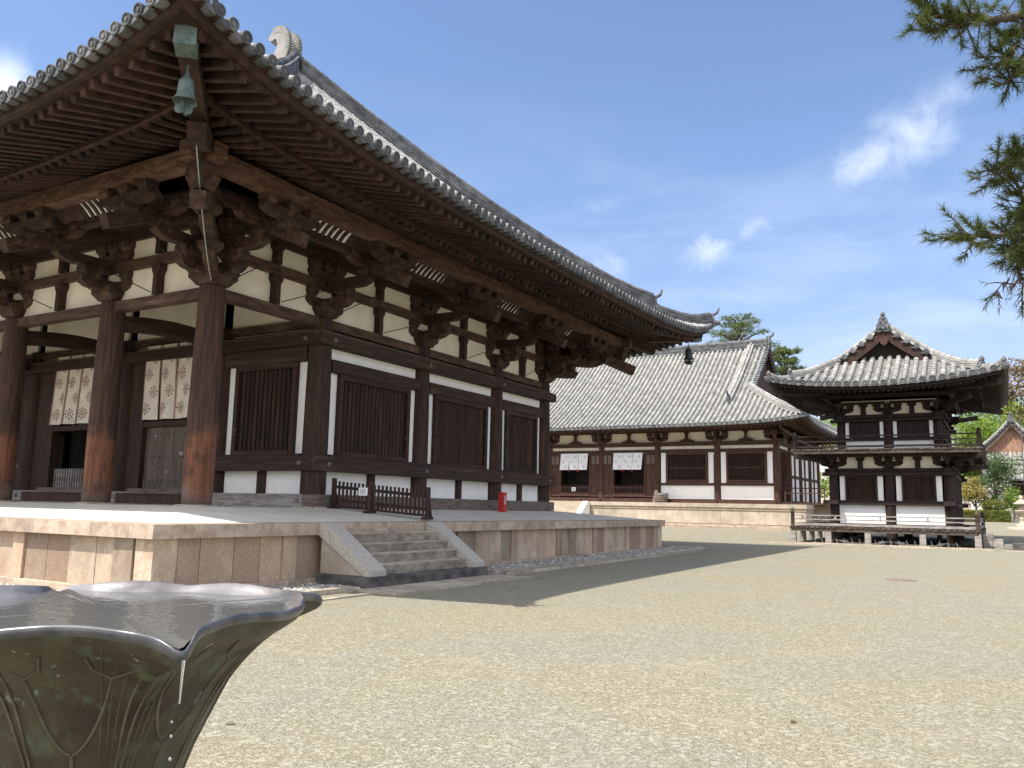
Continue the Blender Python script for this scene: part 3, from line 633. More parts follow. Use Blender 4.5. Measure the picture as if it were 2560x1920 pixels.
class Bay:
    def __init__(s, p0, p1, n): s.a = Vector((*p0, 0)); s.b = Vector((*p1, 0)); s.L = (s.b - s.a).length; s.u = (s.b - s.a) / s.L; s.n = Vector((*n, 0))
    def P(s, u, d, z): q = s.a + s.u * u + s.n * d; return Vector((q.x, q.y, z))
    def box(s, mb, u0, u1, d0, d1, z0, z1, t=0.0, mi=0):
        mb.hexa([s.P(u0, d0, z0), s.P(u1, d0, z0), s.P(u1, d1, z0), s.P(u0, d1, z0), s.P(u0, d0, z1), s.P(u1, d0, z1), s.P(u1, d1, z1), s.P(u0, d1, z1)], t, mi)
def along(n): return wood_y if abs(n[0]) > .5 else wood_x
def lattice_window(root, B, u0, u1, z0, z1, nb, fw=.13, d=.06, dep=.12, bar=.062, mf=None, back=True):
    mf = mf or along(B.n); f = MB()
    B.box(f, u0, u0 + fw, d - dep, d + .10, z0, z1); B.box(f, u1 - fw, u1, d - dep, d + .10, z0, z1)
    B.box(f, u0 + fw, u1 - fw, d - dep, d + .098, z1 - fw, z1); B.box(f, u0 + fw, u1 - fw, d - dep, d + .12, z0, z0 + fw * .8)
    win = part('lattice_window', f, mf, root); b = MB(); w_ = u1 - u0 - 2 * fw
    for i in range(nb):
        u = u0 + fw + w_ * (i + .5) / nb; h = bar / 1.04
        pts = [B.P(u - h, d - .02, 0), B.P(u, d - .02 - h, 0), B.P(u + h, d - .02, 0), B.P(u, d - .02 + h, 0)]
        b.prism([(p.x, p.y, z0 + fw * .8) for p in pts], (0, 0, z1 - z0 - 1.8 * fw), rnd.uniform(-1, 1))
    part('window_bars', b, wood_v, win)
    if back:
        k = MB(); B.box(k, u0 + fw * .5, u1 - fw * .5, d - dep - .03, d - dep - .005, z0 + .02, z1 - .02); part('window_backing', k, black_in, win)  # black sheet painted as the shade behind the bars
def strut(mb, B, u, z0, z1, w=.17, d=.06):
    h = z1 - z0; pro = [(-w / 2, 0), (w / 2, 0), (w / 2 * .95, h * .66), (w * .9, h * .82), (w * .9, h), (-w * .9, h), (-w * .9, h * .82), (-w / 2 * .95, h * .66)]
    mb.prism([B.P(u + a, d - .07, z0 + b) for a, b in pro], B.n * .2)
def frieze(root, B, z0, z1, z2, z3, struts=1, cream=plaster_c, pd=.0):
    """plaster between the brackets: z0 tie-beam top, z1..z2 rail, z3 top"""
    m = MB(); B.box(m, 0, B.L, pd - .06, pd, z0, z3 + .1); part('frieze_plaster', m, cream, root)
    m = MB(); B.box(m, 0.1, B.L - .1, -.11, .12, z1, z2); part('frieze_rail', m, wood_m if root is hall else along(B.n), root)
    for k in range(struts):
        u = B.L * (k + 1) / (struts + 1); m = MB(); strut(m, B, u, z0, z1, .15); strut(m, B, u, z2, z3, .15); part('strut', m, wood_v, root)
bays_E = [Bay((0, YS[j]), (0, YS[j + 1]), (1, 0)) for j in range(4)]; bays_W = [Bay((XW, YS[j]), (XW, YS[j + 1]), (-1, 0)) for j in range(4)]
bays_F = [Bay((XS[i + 1], 0), (XS[i], 0), (0, -1)) for i in range(7)]; bays_S = [Bay((XS[i + 1], YS[1]), (XS[i], YS[1]), (0, -1)) for i in range(7)]
bays_N = [Bay((XS[i], YN), (XS[i + 1], YN), (0, 1)) for i in range(7)]
for B in bays_E + bays_W + bays_F: frieze(hall, B, 5.74, 6.43, 6.66, 7.12)
def window_bay(B, band=True):
    L = B.L; m = MB(); e0 = .24; zt_ = 4.48 if band else 4.72
    B.box(m, e0, L / 2 - .13, -.06, .03, 1.56, 2.10); B.box(m, L / 2 + .13, L - e0, -.06, .03, 1.56, 2.10)       # low panels
    B.box(m, e0, e0 + .34, -.06, .05, 2.50, zt_); B.box(m, L - e0 - .34, L - e0, -.06, .05, 2.50, zt_)          # side strips
    if band: B.box(m, e0, L - e0, -.06, .04, 4.79, 5.075)
    part('plaster_panel', m, plaster, hall)
    m = MB(); B.box(m, L / 2 - .128, L / 2 + .128, -.05, .10, 1.555, 2.10); part('low_post', m, wood_v, hall)
    m = MB(); B.box(m, e0, L - e0, -.1, .20, zt_ + .005, 4.785 if band else 5.075); part('lintel', m, along(B.n), hall)
    m = MB(); B.box(m, e0, L - e0, -.08, .25, 2.441, 2.498); part('window_sill', m, along(B.n), hall)
    lattice_window(hall, B, e0 + .345, L - e0 - .345, 2.50, zt_ + .003, max(9, int((L - 1.3) / .158)))
for B in bays_E[1:] + bays_W[1:]: window_bay(B)
for B in (bays_S[0], bays_S[6]): window_bay(B, False)
for B in bays_N:
    m = MB(); B.box(m, 0, B.L, -.06, .03, 1.5, 7.2); part('plaster_panel', m, plaster, hall)
for B in bays_S:      # plaster above the inner front wall, up to the porch ceiling
    m = MB(); B.box(m, .2, B.L - .2, -.06, .02, 5.37, 7.3); part('upper_plaster', m, plaster_c, hall)
# noren door curtains and doors
def medallion(mb, P, u, z, r, mi):
    def pt(a, rr): return P(u + rr * cos(a), z + rr * 1.15 * sin(a))
    for k in range(8):
        a = 2 * pi * k / 8; mb.add([pt(a, r * .50), pt(a + .26, r * .80), pt(a, r * 1.0 if k % 2 == 0 else r * .88), pt(a - .26, r * .80)], [(0, 1, 2, 3)], 0, False, mi)
        b = a + pi / 8; mb.add([pt(b - .1, r * .44), pt(b + .1, r * .44), pt(b, r * .62)], [(0, 1, 2)], 0, False, mi)
    n = 12; o = [pt(2 * pi * k / n, r * .36) for k in range(n)]; i = [pt(2 * pi * k / n, r * .24) for k in range(n)]
    mb.add(o + i, [(k, (k + 1) % n, n + (k + 1) % n, n + k) for k in range(n)], 0, False, mi)
    mb.add([pt(2 * pi * k / 6, r * .12) for k in range(6)], [tuple(range(6))], 0, False, mi)
def noren(B, u0, z0, z1, np_, pw, d, label, group, mats, rows=4, r=.155, taper=.0, sway=0.0):
    c = B.P(u0 + np_ * pw / 2, d, z1); t = thing('door_curtain', label, 'curtain', c, group)
    rod = MB(); rod.tube([B.P(u0 - .22, d + .0, z1 + .0), B.P(u0 + np_ * pw + .22, d, z1)], .017, 8); part('curtain_rod', rod, wood_gd, t)
    for k in range(np_):
        mb = MB(); ua = u0 + k * pw; ph = rnd.uniform(0, 6); nu, nz = 10, 14
        def wv(f, g): return d + .045 + (.016 + .045 * (1 - g)) * sin(f * 6.0 + ph) * (1.05 - g) + .01 * sin(3 * g + ph)
        def P(u, z, off=.006): f = (u - ua) / pw; g = (z - z0) / (z1 - z0); return B.P(u + sway * (1 - g) + taper * (f - .5) * (1 - g), wv(f, g) + off, z)
        vs = [P(ua + .012 + (pw - .024) * i / nu, z0 + (z1 - z0) * j / nz, 0) for j in range(nz + 1) for i in range(nu + 1)]
        mb.add(vs, [(j * (nu + 1) + i, j * (nu + 1) + i + 1, (j + 1) * (nu + 1) + i + 1, (j + 1) * (nu + 1) + i) for j in range(nz) for i in range(nu)], 0, True, 0)
        dz = (z1 - z0) / (rows + .35)
        for j in range(rows): medallion(mb, P, ua + pw * (.66 if j % 2 == 0 else .33), z1 - dz * (j + .72), r, 1)
        for uu in ((ua + .012, ua + .055), (ua + pw - .05, ua + pw - .012)) if len(mats) > 2 else ():
            for j in range(nz): mb.quad(P(uu[0], z0 + (z1 - z0) * j / nz), P(uu[1], z0 + (z1 - z0) * j / nz), P(uu[1], z0 + (z1 - z0) * (j + 1) / nz), P(uu[0], z0 + (z1 - z0) * (j + 1) / nz), 0, False, 2)
        if len(mats) > 2:
            for j in range(8): mb.quad(P(ua + pw * j / 8 + .02, z1 - .16 - .012 * (j % 2)), P(ua + pw * (j + 1) / 8 - .02, z1 - .16 - .012 * ((j + 1) % 2)), P(ua + pw * (j + 1) / 8 - .02, z1 - .15 - .012 * ((j + 1) % 2)), P(ua + pw * j / 8 + .02, z1 - .15 - .012 * (j % 2)), 0, False, 2)
        part('curtain_panel', mb, mats, t)
    return t
NL = {1: 'cream door curtain with brown medallions beside the corner column, above the closed plank door', 2: 'cream medallion curtain above a dark open doorway, between the second and third front columns',
      3: 'cream medallion curtain at the far left edge of the photo, behind the third front column'}
for i in range(1, 6):
    B = bays_S[i]; L = B.L; cu = L / 2 + .05; hw = 1.0
    for ua_, ub_ in ((.22, cu - hw - .14), (cu + hw + .14, L - .22)): m = MB(); B.box(m, ua_, ub_, -.08, .10, 1.50, 5.085); part('wall_board', m, wood_v, hall)
    m = MB(); B.box(m, cu - hw - .14, cu - hw, -.12, .18, 1.50, 5.085); B.box(m, cu + hw, cu + hw + .14, -.12, .18, 1.50, 5.085); B.box(m, cu - hw, cu + hw, -.1, .17, 3.30, 3.44)
    B.box(m, cu - hw, cu + hw, -.1, .165, 4.9, 5.085); part('door_frame', m, wood_v, hall)
    m = MB(); B.box(m, cu - hw - .1, cu + hw + .1, -.1, .42, 1.50, 1.64); part('door_threshold', m, wood_gd, hall)
    if i in (1, 5):
        for k in (0, 1):
            m = MB(); a = cu - hw + k * hw
            for q in range(2): B.box(m, a + .004 + q * hw / 2, a + hw / 2 - .004 + q * hw / 2, -.05, .04, 1.645, 3.295, rnd.uniform(-1, 1))
            dr = part('door', m, door_m, hall)
            for zz in (1.86, 2.5, 3.12):
                for q in range(6):
                    s_ = MB(); c = B.P(a + .1 + q * .155, .04, zz); s_.lathe([(.04, 0), (.036, .018), (.02, .032), (.001, .036)], (0, 0, 0), 8)
                    for idx in range(len(s_.v) - 32, len(s_.v)):
                        x, y, z_ = s_.v[idx]; s_.v[idx] = tuple(c + B.u * x + Vector((0, 0, y)) + B.n * z_)
                    part('door_stud', s_, iron, dr)
        m = MB(); B.box(m, cu - hw, cu + hw, -.06, .0, 3.445, 4.895); part('transom_board', m, wood_v, hall)
    else:
        rl = MB(); 
        for q in range(17): B.box(rl, cu - hw + .04 + q * .118, cu - hw + .095 + q * .118, .0, .03, 1.645, 2.2, rnd.uniform(-1, 1))
        B.box(rl, cu - hw, cu + hw, -.03, -.002, 1.75, 1.82); B.box(rl, cu - hw, cu + hw, -.03, -.002, 2.0, 2.06); part('doorway_railing', rl, wood_g, hall)
    if i <= 3: noren(B, cu - .98, 3.48, 5.5, 3, .653, .22, NL[i], 'cream door curtains of the large hall', [cloth, print_m, hem_m])
# beams that run past the columns
def run_beam(name, z0, z1, d0, d1, mats=None, ext=.0):
    m = MB(); m.box(d0, d1, YS[1] - d1, YN + .38, z0, z1); part(name, m, (mats or (wood_y, wood_x))[0], hall)
    m = MB(); m.box(XW - d1, XW - d0, YS[1] - d1, YN + .38, z0, z1); part(name, m, (mats or (wood_y, wood_x))[0], hall)
    for xa, xb in (((XS[1], d0 - .001), (XW - d0 + .001, XS[6])) if name == 'waist_beam' else ((XW - d0 + .001, d0 - .001),)):
        m = MB(); m.box(xa, xb, YS[1] - d1, YS[1] - d0, z0, z1); part(name, m, (mats or (wood_y, wood_x))[1], hall)
run_beam('waist_beam', 2.10, 2.44, .06, .36); run_beam('upper_beam', 5.08, 5.36, .06, .37)
run_beam('sill_beam', 1.22, 1.555, .0, .335, (wood_gd, wood_g))
for i in range(1, 6): m = MB(); m.box(XS[i + 1] + .3, XS[i] - .3, YS[1] - .36, YS[1] - .336, 1.25, 1.52); part('threshold_board', m, wood_r, hall)
m = MB(); m.prism([(.37, YS[1] - .37, 5.362), (.02, YS[1] - .02, 5.50), (.02, YN + .1, 5.50), (.37, YN + .1, 5.362)], (0, 0, .012))
m.prism([(.37, YS[1] - .37, 5.362), (.02, YS[1] - .02, 5.50), (XW, YS[1] - .02, 5.50), (XW, YS[1] - .37, 5.362)], (0, 0, .012)); part('weather_board', m, wood_gd, hall)
for nm, a, b, mt in (('head_beam', (0, 0), (0, YN), wood_y), ('head_beam', (XW, 0), (XW, YN), wood_y), ('head_beam', (XW, 0), (0, 0), wood_x), ('head_beam', (XW, YN), (0, YN), wood_x), ('head_beam', (XW, YS[1]), (0, YS[1]), wood_x)):
    m = MB(); m.bar((*a, 5.635), (*b, 5.635), .24, .22); part(nm, m, wood_m, hall)
for x in XS[1:-1]:      # rainbow beams tying the front columns back to the wall
    m = MB(); K = 8
    for k in range(K):
        f0, f1 = k / K, (k + 1) / K; zf = lambda f: 5.10 + .16 * sin(pi * f)
        m.hexa([(x - .12, f0 * YS[1], zf(f0)), (x + .12, f0 * YS[1], zf(f0)), (x + .12, f1 * YS[1], zf(f1)), (x - .12, f1 * YS[1], zf(f1)), (x - .12, f0 * YS[1], zf(f0) + .36), (x + .12, f0 * YS[1], zf(f0) + .36), (x + .12, f1 * YS[1], zf(f1) + .36), (x - .12, f1 * YS[1], zf(f1) + .36)])
    part('rainbow_beam', m, wood_y, hall)
m = MB(); m.box(XW + .05, -.05, .05, YN - .05, 7.36, 7.40); m.box(XW + .1, -.1, YS[1] + .1, YN - .1, 5.40, 5.44); part('porch_ceiling', m, wood_e, hall)
# metal nail covers on the beams
m = MB()
for y in YS[1:]:
    for zz, d in ((5.22, .37), (2.27, .36), (1.40, .335)):
        yy = y if y != YS[1] else y + .12
        m.cyl((d, yy, zz), (d + .025, yy, zz), .062, .05, 12); m.cyl((d + .025, yy, zz), (d + .05, yy, zz), .03, .015, 8)
for x in XS:
    for zz, d in ((5.22, .37), (2.27, .36), (1.40, .335)):
        xx = x if x != 0 else x - .14
        m.cyl((xx, YS[1] - d, zz), (xx, YS[1] - d - .025, zz), .062, .05, 12); m.cyl((xx, YS[1] - d - .025, zz), (xx, YS[1] - d - .05, zz), .03, .015, 8)
part('nail_covers', m, iron, hall)
# bracket sets
def bracket_mesh(corner):
    mb = MB()
    def half(o, a, t):
        o = Vector((*o, 0)); a = Vector((*a, 0)); Z = lambda v, z: tuple(v + Vector((0, 0, z)))
        R = lambda: rnd.uniform(-1, 1)
        arm(mb, Z(o * 0, .215), a, 1.20, .21, .225, R()); arm(mb, Z(o * .27, .21), o, 1.25, .22, .23, R())
        for v in (-.45, .45): block(mb, Z(a * v, .44), .30, .215, R())
        block(mb, Z(o * .70, .44), .33, .215, R())
        arm(mb, Z(o * .62, .655), o, 1.75, .215, .23, R())
        arm(mb, Z(o * 0, .885), a, 1.16, .205, .225, R())
        for v in (-.42, 0, .42): block(mb, Z(a * v, 1.11), .36, .235, R())
        block(mb, Z(o * 1.34, .885), .34, .2, R()); arm(mb, Z(o * 1.34, 1.08), a, 1.35, .19, .2, R())
        for v in (-.54, 0, .54): block(mb, Z(o * 1.34 + a * v, 1.2), .26, .16, R())
        mb.bar(Z(o * -.2, 1.84), Z(o * 2.52, .615), .225, .28, R())
        block(mb, Z(o * 2.1, .90), .34, .17, R()); arm(mb, Z(o * 2.1, 1.055), a, 1.45, .2, .2, R())
        for v in (-.57, 0, .57): block(mb, Z(o * 2.1 + a * v, 1.245), .28, .19, R())
    block(mb, (0, 0, 0), .70, .32, .1)
    half((1, 0), (0, 1), 0)
    if corner:
        half((0, -1), (1, 0), 0); dg = Vector((1, -1, 0)).normalized(); Z = lambda v, z: tuple(v + Vector((0, 0, z)))
        arm(mb, Z(dg * .45, .205), dg, 1.7, .24, .235, .3); block(mb, Z(dg * 1.0, .44), .36, .215); arm(mb, Z(dg * 1.0, .65), dg, 2.5, .24, .235, .2); block(mb, Z(dg * 1.9, .885), .38, .2)
        mb.bar(Z(dg * -.2, 1.9), Z(dg * 3.5, .62), .26, .32, .2); mb.bar(Z(dg * -.2, 2.35), Z(dg * 3.0, 1.22), .24, .26, .1)
        block(mb, Z(dg * 2.97, .97), .42, .45, .3)
    return mb
bm_n = bracket_mesh(False).mesh('bracket_set', wood_b); bm_c = bracket_mesh(True).mesh('corner_bracket_set', wood_b)
for x in XS[1:-1]: inst('bracket_set', bm_n, hall, (x, 0, CT), -pi / 2); inst('bracket_set', bm_n, hall, (x, YN, CT), pi / 2)
for y in YS[1:-1]: inst('bracket_set', bm_n, hall, (0, y, CT), 0); inst('bracket_set', bm_n, hall, (XW, y, CT), pi)
for x, y, q in ((0, 0, 0), (0, YN, 1), (XW, YN, 2), (XW, 0, 3)): inst('corner_bracket_set', bm_c, hall, (x, y, CT), q * pi / 2)
HX, HY = -XW / 2, YN / 2; KF = Frame(CX, CY, 0)
def ring_beam(name, d, z0, z1, w, mats=(wood_y, wood_x), ext=.3, root=hall, fr=KF, hx=HX, hy=HY):
    for s in (1, -1):
        m = MB(); m.bar(fr.p(s * (hx + d), -hy - d - ext, (z0 + z1) / 2), fr.p(s * (hx + d), hy + d + ext, (z0 + z1) / 2), w, z1 - z0); part(name, m, mats[0], root)
        m = MB(); m.bar(fr.p(-hx - d - ext, s * (hy + d), (z0 + z1) / 2 + .004), fr.p(hx + d + ext, s * (hy + d), (z0 + z1) / 2 + .004), w - .004, z1 - z0); part(name, m, mats[1], root)
ring_beam('wall_purlin', 0, 7.115, 7.37, .22); ring_beam('inner_eave_beam', 1.34, 7.00, 7.17, .2, ext=.2); ring_beam('eave_purlin', 2.1, 7.20, 7.53, .29, (wood_p, wood_p), .42)
# cove between the two eave beams: white plaster showing between curved ribs
q = lambda f: (1.445 + .51 * f, 7.13 + .37 * (f ** .75)); K = 4
rib = MB()
for k in range(K):
    (da, za), (db, zb) = q(k / K), q((k + 1) / K); rib.hexa([(da, 0, za - .02), (da, .085, za - .02), (db, .085, zb - .02), (db, 0, zb - .02), (da, 0, za + .027), (da, .085, za + .027), (db, .085, zb + .027), (db, 0, zb + .027)])
rib = rib.mesh('cove_rib', wood_b)
for B in bays_E + bays_F + bays_W:
    vis = B in bays_E or B in bays_F[:4]; m0, m1 = (B.L * .29, B.L * .71) if vis else (B.L * .5, B.L * .5); cw = MB(); cb0 = MB()
    for k in range(K):
        (da, za), (db, zb) = q(k / K), q((k + 1) / K)
        if vis: cw.quad(B.P(m0, da, za + .03), B.P(m1, da, za + .03), B.P(m1, db, zb + .03), B.P(m0, db, zb + .03))
    for a, b in ((-.2, m0), (m1, B.L + .2)):
        cb0 = MB()
        for k in range(K): (da, za), (db, zb) = q(k / K), q((k + 1) / K); cb0.quad(B.P(a, da, za + .002), B.P(b, da, za + .002), B.P(b, db, zb + .002), B.P(a, db, zb + .002))
        part('cove_board', cb0, wood_b, hall)
    if vis:
        part('cove_plaster', cw, plaster, hall); n = int((m1 - m0) / .185)
        for k in range(n): inst('cove_rib', rib, hall, B.P(m0 + .05 + k * .185, 0, 0), atan2(B.n.y, B.n.x))
m = MB(); 
for d0, d1 in ((.11, 1.24),): 
    a = [KF.p(sx * (HX + d0), sy * (HY + d0), 7.36) for sx, sy in ((-1, -1), (1, -1), (1, 1), (-1, 1))]; b = [KF.p(sx * (HX + d1), sy * (HY + d1), 7.36) for sx, sy in ((-1, -1), (1, -1), (1, 1), (-1, 1))]
    for k in range(4): m.quad(a[k], a[(k + 1) % 4], b[(k + 1) % 4], b[k])
part('bracket_ceiling', m, wood_e, hall)
E_ = 4.8; ZT = 7.44; AMP = .95; LAM = 2.2
eaves(hall, KF, HX, HY, E_, ZT, AMP, LAM, 3.15, 7.20, .33, .27, .072, .135, wood_e, 'ESNW', dp=2.1)
# hip rafters
for sx, sy in ((1, -1), (1, 1), (-1, -1), (-1, 1)):
    c = lambda d, z: KF.p(sx * (HX + d), sy * (HY + d), z)
    m = MB(); m.bar(c(-.2, 8.45), c(3.05, 7.22), .30, .34); part('hip_rafter', m, wood_e, hall)
    m = MB(); m.bar(c(2.3, 7.60), c(4.36, 7.86), .27, .32); fr_ = part('flying_hip_rafter', m, wood_e, hall)
    m = MB(); m.bar(c(4.14, 7.832), c(4.385, 7.862), .30, .355); part('copper_cap', m, patina, fr_)
# roof
roofP = lambda t: 7.44 + 5.65 * t + 2.56 * t * t
R = Roof(KF, HX + E_, HY + E_, 10.49, roofP, AMP, LAM)
tl = MB(); un = MB()
for f in 'ESNW': R.tiles(tl, f, .252, .088, .36, un)
roof = part('roof', tl, tile_m, hall); part('roof_boards', un, wood_e, roof)
for f in 'ESNW':
    m = MB(); R.eave_ends(m, f, .252, .088); part('eave_end_tiles', m, tile_d, roof)
m = MB(); rx = HX + E_ - 10.49
ridge(m, [KF.p(-rx - .15, 0, 15.62), KF.p(0, 0, 15.55), KF.p(rx + .15, 0, 15.62)], .46, .55, 7, .12); part('main_ridge', m, tile_d, roof)
for sx, sy in ((1, -1), (1, 1), (-1, -1), (-1, 1)):
    def hp(t, dz=0): return KF.p(sx * (HX + E_ - t * 10.49), sy * (HY + E_) * (1 - t), roofP(t) + AMP * exp(-t * 11 / LAM) * max(0, 1 - t) ** 5 + dz)
    m = MB(); ridge(m, [hp(.165 + (.985 - .165) * k / 16, -.06 + .10 * max(0, 1 - k / 2)) for k in range(17)], .38, .60, 6, .11); hr = part('hip_ridge', m, tile_d, roof)
    m = MB(); ridge(m, [hp(.012 + .16 * k / 6, -.05 + .10 * max(0, 1 - k / 2)) for k in range(7)], .34, .36, 4, .10); lr = part('lower_hip_ridge', m, tile_d, roof)
    out = (KF.d(sx, sy * 1.15)).normalized()
    m = MB(); p = hp(.165, .02); oni(m, p + out * .05 - Vector((0, 0, .1)), out, .34, .62); part('ridge_end_tile', m, tile_d, hr)
    m = MB(); p = hp(.012, .02); oni(m, p + out * .05 - Vector((0, 0, .1)), out, .30, .44); part('ridge_end_tile', m, tile_d, lr)
    m = MB(); p = hp(0, .06); m.tube([p - out * .4 + Vector((0, 0, .02)), p + out * .1, p + out * .22 + Vector((0, 0, .05))], .1, 12); part('corner_tile', m, tile_d, roof)
# shibi: owl-tail ornaments at both ends of the main ridge
for s in (1, -1):
    m = MB(); c = lambda x, z, y: KF.p(s * (rx - .42 + x), y, 16.0 + z)
    pro = [(-.75, -.02), (.26, -.02), (.36, .22), (.37, .52), (.31, .80), (.16, 1.00), (-.06, 1.09), (-.30, 1.07), (-.47, .97), (-.53, .84), (-.46, .73), (-.33, .72), (-.24, .78), (-.14, .70), (-.10, .52), (-.16, .32), (-.34, .17)]
    for yy, hw in ((-.30, .13), (.17, .13)): m.prism([c(a, b, yy) for a, b in pro], KF.d(0, hw))
    m.prism([c(a * .86 - .03, b * .93 - .01, -.18) for a, b in pro], KF.d(0, .36))
    arc = [(.26, .0), (.36, .22), (.37, .52), (.31, .80), (.16, 1.00), (-.06, 1.09), (-.30, 1.07)]
    for yy in (-.31, .16):
        for k in range(24):
            f = k / 23 * (len(arc) - 1); i = min(int(f), len(arc) - 2); g_ = f - i; x = arc[i][0] + (arc[i + 1][0] - arc[i][0]) * g_; z = arc[i][1] + (arc[i + 1][1] - arc[i][1]) * g_
            dx, dz = x + .15, z - .45; l = sqrt(dx * dx + dz * dz); m.bar(c(x - dx / l * .12, z - dz / l * .12, yy + .075), c(x + dx / l * .10, z + dz / l * .10, yy + .075), .05, .15, 0, KF.d(0, 1))
    so = part('owl_tail_ornament', m, tile_m, roof)
    m = MB(); m.tube([c(-.12, 1.0, 0), c(-.12, 1.42, 0)], .012, 6); part('lightning_rod', m, iron, so)
# brace wires over the friezes
for B in bays_E + bays_F[:4]:
    L = B.L; fl = (lambda u: (L - u) if abs(B.n.y) > .5 else u)
    for (ua, za), (ub, zb_) in (((.12 * L, 6.02), (.48 * L, 6.80)), ((.52 * L, 5.79), (.93 * L, 6.36))): m = MB(); m.tube([B.P(fl(ua), .24, za), B.P(fl(ub), .24, zb_)], .012, 6); part('brace_wire', m, wire_m, hall)
m = MB(); m.tube([(.20, -.20, 5.80), (.62, -.62, 5.86), (1.1, -1.1, 6.02), (1.7, -1.7, 6.30), (2.4, -2.4, 6.70), (2.95, -2.95, 7.06)], .010, 6); part('grounding_wire', m, rope_m, hall)
# ================================================================ things on and around the main hall
def wind_bell(loc, s, label, mat):
    t = thing('wind_bell', label, 'bell', loc, 'bells under the eave corners of the large hall'); x, y, z = loc
    m = MB(); m.tube([(x, y, z + .20), (x, y, z - .01)], .012, 6)
    vs = []; n = 14
    m.tube([(x + .045 * cos(q * pi / 6), y, z + .03 + .045 * sin(q * pi / 6)) for q in range(13)], .012, 6); part('hanger', m, mat, t)
    m = MB(); lob = lambda q, r, zz: 1 + (.16 * (abs(cos(2 * q)) ** 1.5) - .03) * max(0, min(1, (-zz - .30 * s) / (.14 * s)))
    m.lathe([(.001, 0), (.06 * s, -.005 * s), (.105 * s, -.04 * s), (.125 * s, -.10 * s), (.132 * s, -.22 * s), (.14 * s, -.30 * s), (.16 * s, -.36 * s), (.19 * s, -.42 * s), (.185 * s, -.42 * s), (.15 * s, -.35 * s), (.125 * s, -.25 * s), (.11 * s, -.08 * s), (.001, -.03 * s)], loc, 40, 0, lob)
    part('bell_body', m, mat, t)
    m = MB(); m.tube([(x, y, z - .2 * s), (x, y, z - .50 * s)], .008, 6)
    a = Vector((.8, .6, 0)); pro = []
    for k in range(33):
        q = pi * k / 32; r = .20 * (.72 + .28 * abs(cos(2.5 * q + .4))); pro.append((r * cos(q) * 1.0, -r * sin(q) * .95))
    for ax in (Vector((.82, .57, 0)), Vector((-.57, .82, 0))):
        m.prism([Vector((x, y, z - .46 * s)) + ax * (p * s) + Vector((0, 0, q_ * s)) - ax.cross(Vector((0, 0, 1))) * .004 for p, q_ in pro], ax.cross(Vector((0, 0, 1))) * .008)
    part('wind_plate', m, mat, t); return t
wind_bell((4.05, -4.05, 7.42), .88, 'green bronze wind bell hanging from the near roof corner of the large hall', patina)
wind_bell((4.05, YN + 4.05, 7.40), 1.0, 'dark wind bell hanging from the far roof corner, in front of the grey tiled roof', dark_bronze)
# picket barrier
A = Vector((.42, 3.50, 1.225)); Bp = Vector((2.86, 3.94, 1.035)); D = Bp - A; ux = Vector((D.x, D.y, 0)).normalized(); nn_ = Vector((ux.y, -ux.x, 0))
bar_t = thing('picket_barrier', 'low dark wooden picket barrier standing across the podium', 'barrier', A, None)
for f in (0.01, .40, .99):
    m = MB(); p = A + D * f; m.bar(p + Vector((0, 0, .02)), p + Vector((0, 0, .72)), .085, .085, 0, nn_)
    m.bar(p + Vector((0, 0, .03)) - nn_ * .22, p + Vector((0, 0, .03)) + nn_ * .22, .09, .06); m.bar(p + nn_ * -.2 + Vector((0, 0, .05)), p + Vector((0, 0, .5)) - nn_ * .03, .04, .04); part('post', m, wood_v, bar_t)
for h, hh in ((.52, .07), (.22, .07), (.085, .05)):
    m = MB(); m.bar(A + D * .01 + Vector((0, 0, h)) + nn_ * .0, A + D * .99 + Vector((0, 0, h)), .035, hh); part('rail', m, wood_x, bar_t)
pm = MB(); pm.box(-.026, .026, -.012, .012, 0, .58, .1); pme = pm.mesh('picket', wood_v)
for k in range(23):
    f = (k + .8) / 24
    if abs(f - .40) > .02: inst('picket', pme, bar_t, A + D * f + nn_ * .032 + Vector((0, 0, .075)), atan2(ux.y, ux.x))
m = MB(); p = A + D * .335 + nn_ * .05 + Vector((0, 0, .475)); 
Pq = lambda a, b, o=0.0: p + ux * a + Vector((0, 0, b)) + nn_ * o
m.prism([Pq(-.11, -.09), Pq(.11, -.09), Pq(.115, -.085), Pq(.115, .085), Pq(.11, .09), Pq(-.11, .09), Pq(-.115, .085), Pq(-.115, -.085)], nn_ * .012)
for r_, (zz, n_) in enumerate(((.045, 4), (-.005, 4), (-.052, 7))):
    for k in range(n_):
        w_ = .16 / n_; a = -.08 + w_ * k; hh = .018 if n_ == 4 else .01
        for q in range(3): m.quad(Pq(a + .004, zz + hh * (q - 1) - .003, .0135), Pq(a + w_ - .008, zz + hh * (q - 1) - .003, .0135), Pq(a + w_ - .008, zz + hh * (q - 1) + .003, .0135), Pq(a + .004, zz + hh * (q - 1) + .003, .0135), 0, False, 1)
        m.quad(Pq(a + w_ * .4, zz - hh, .0137), Pq(a + w_ * .55, zz - hh, .0137), Pq(a + w_ * .55, zz + hh, .0137), Pq(a + w_ * .4, zz + hh, .0137), 0, False, 1)
tag(part('notice_sign', m, [white_m, ink_m], None, p), 'small white notice plate hung on the picket barrier', 'sign')
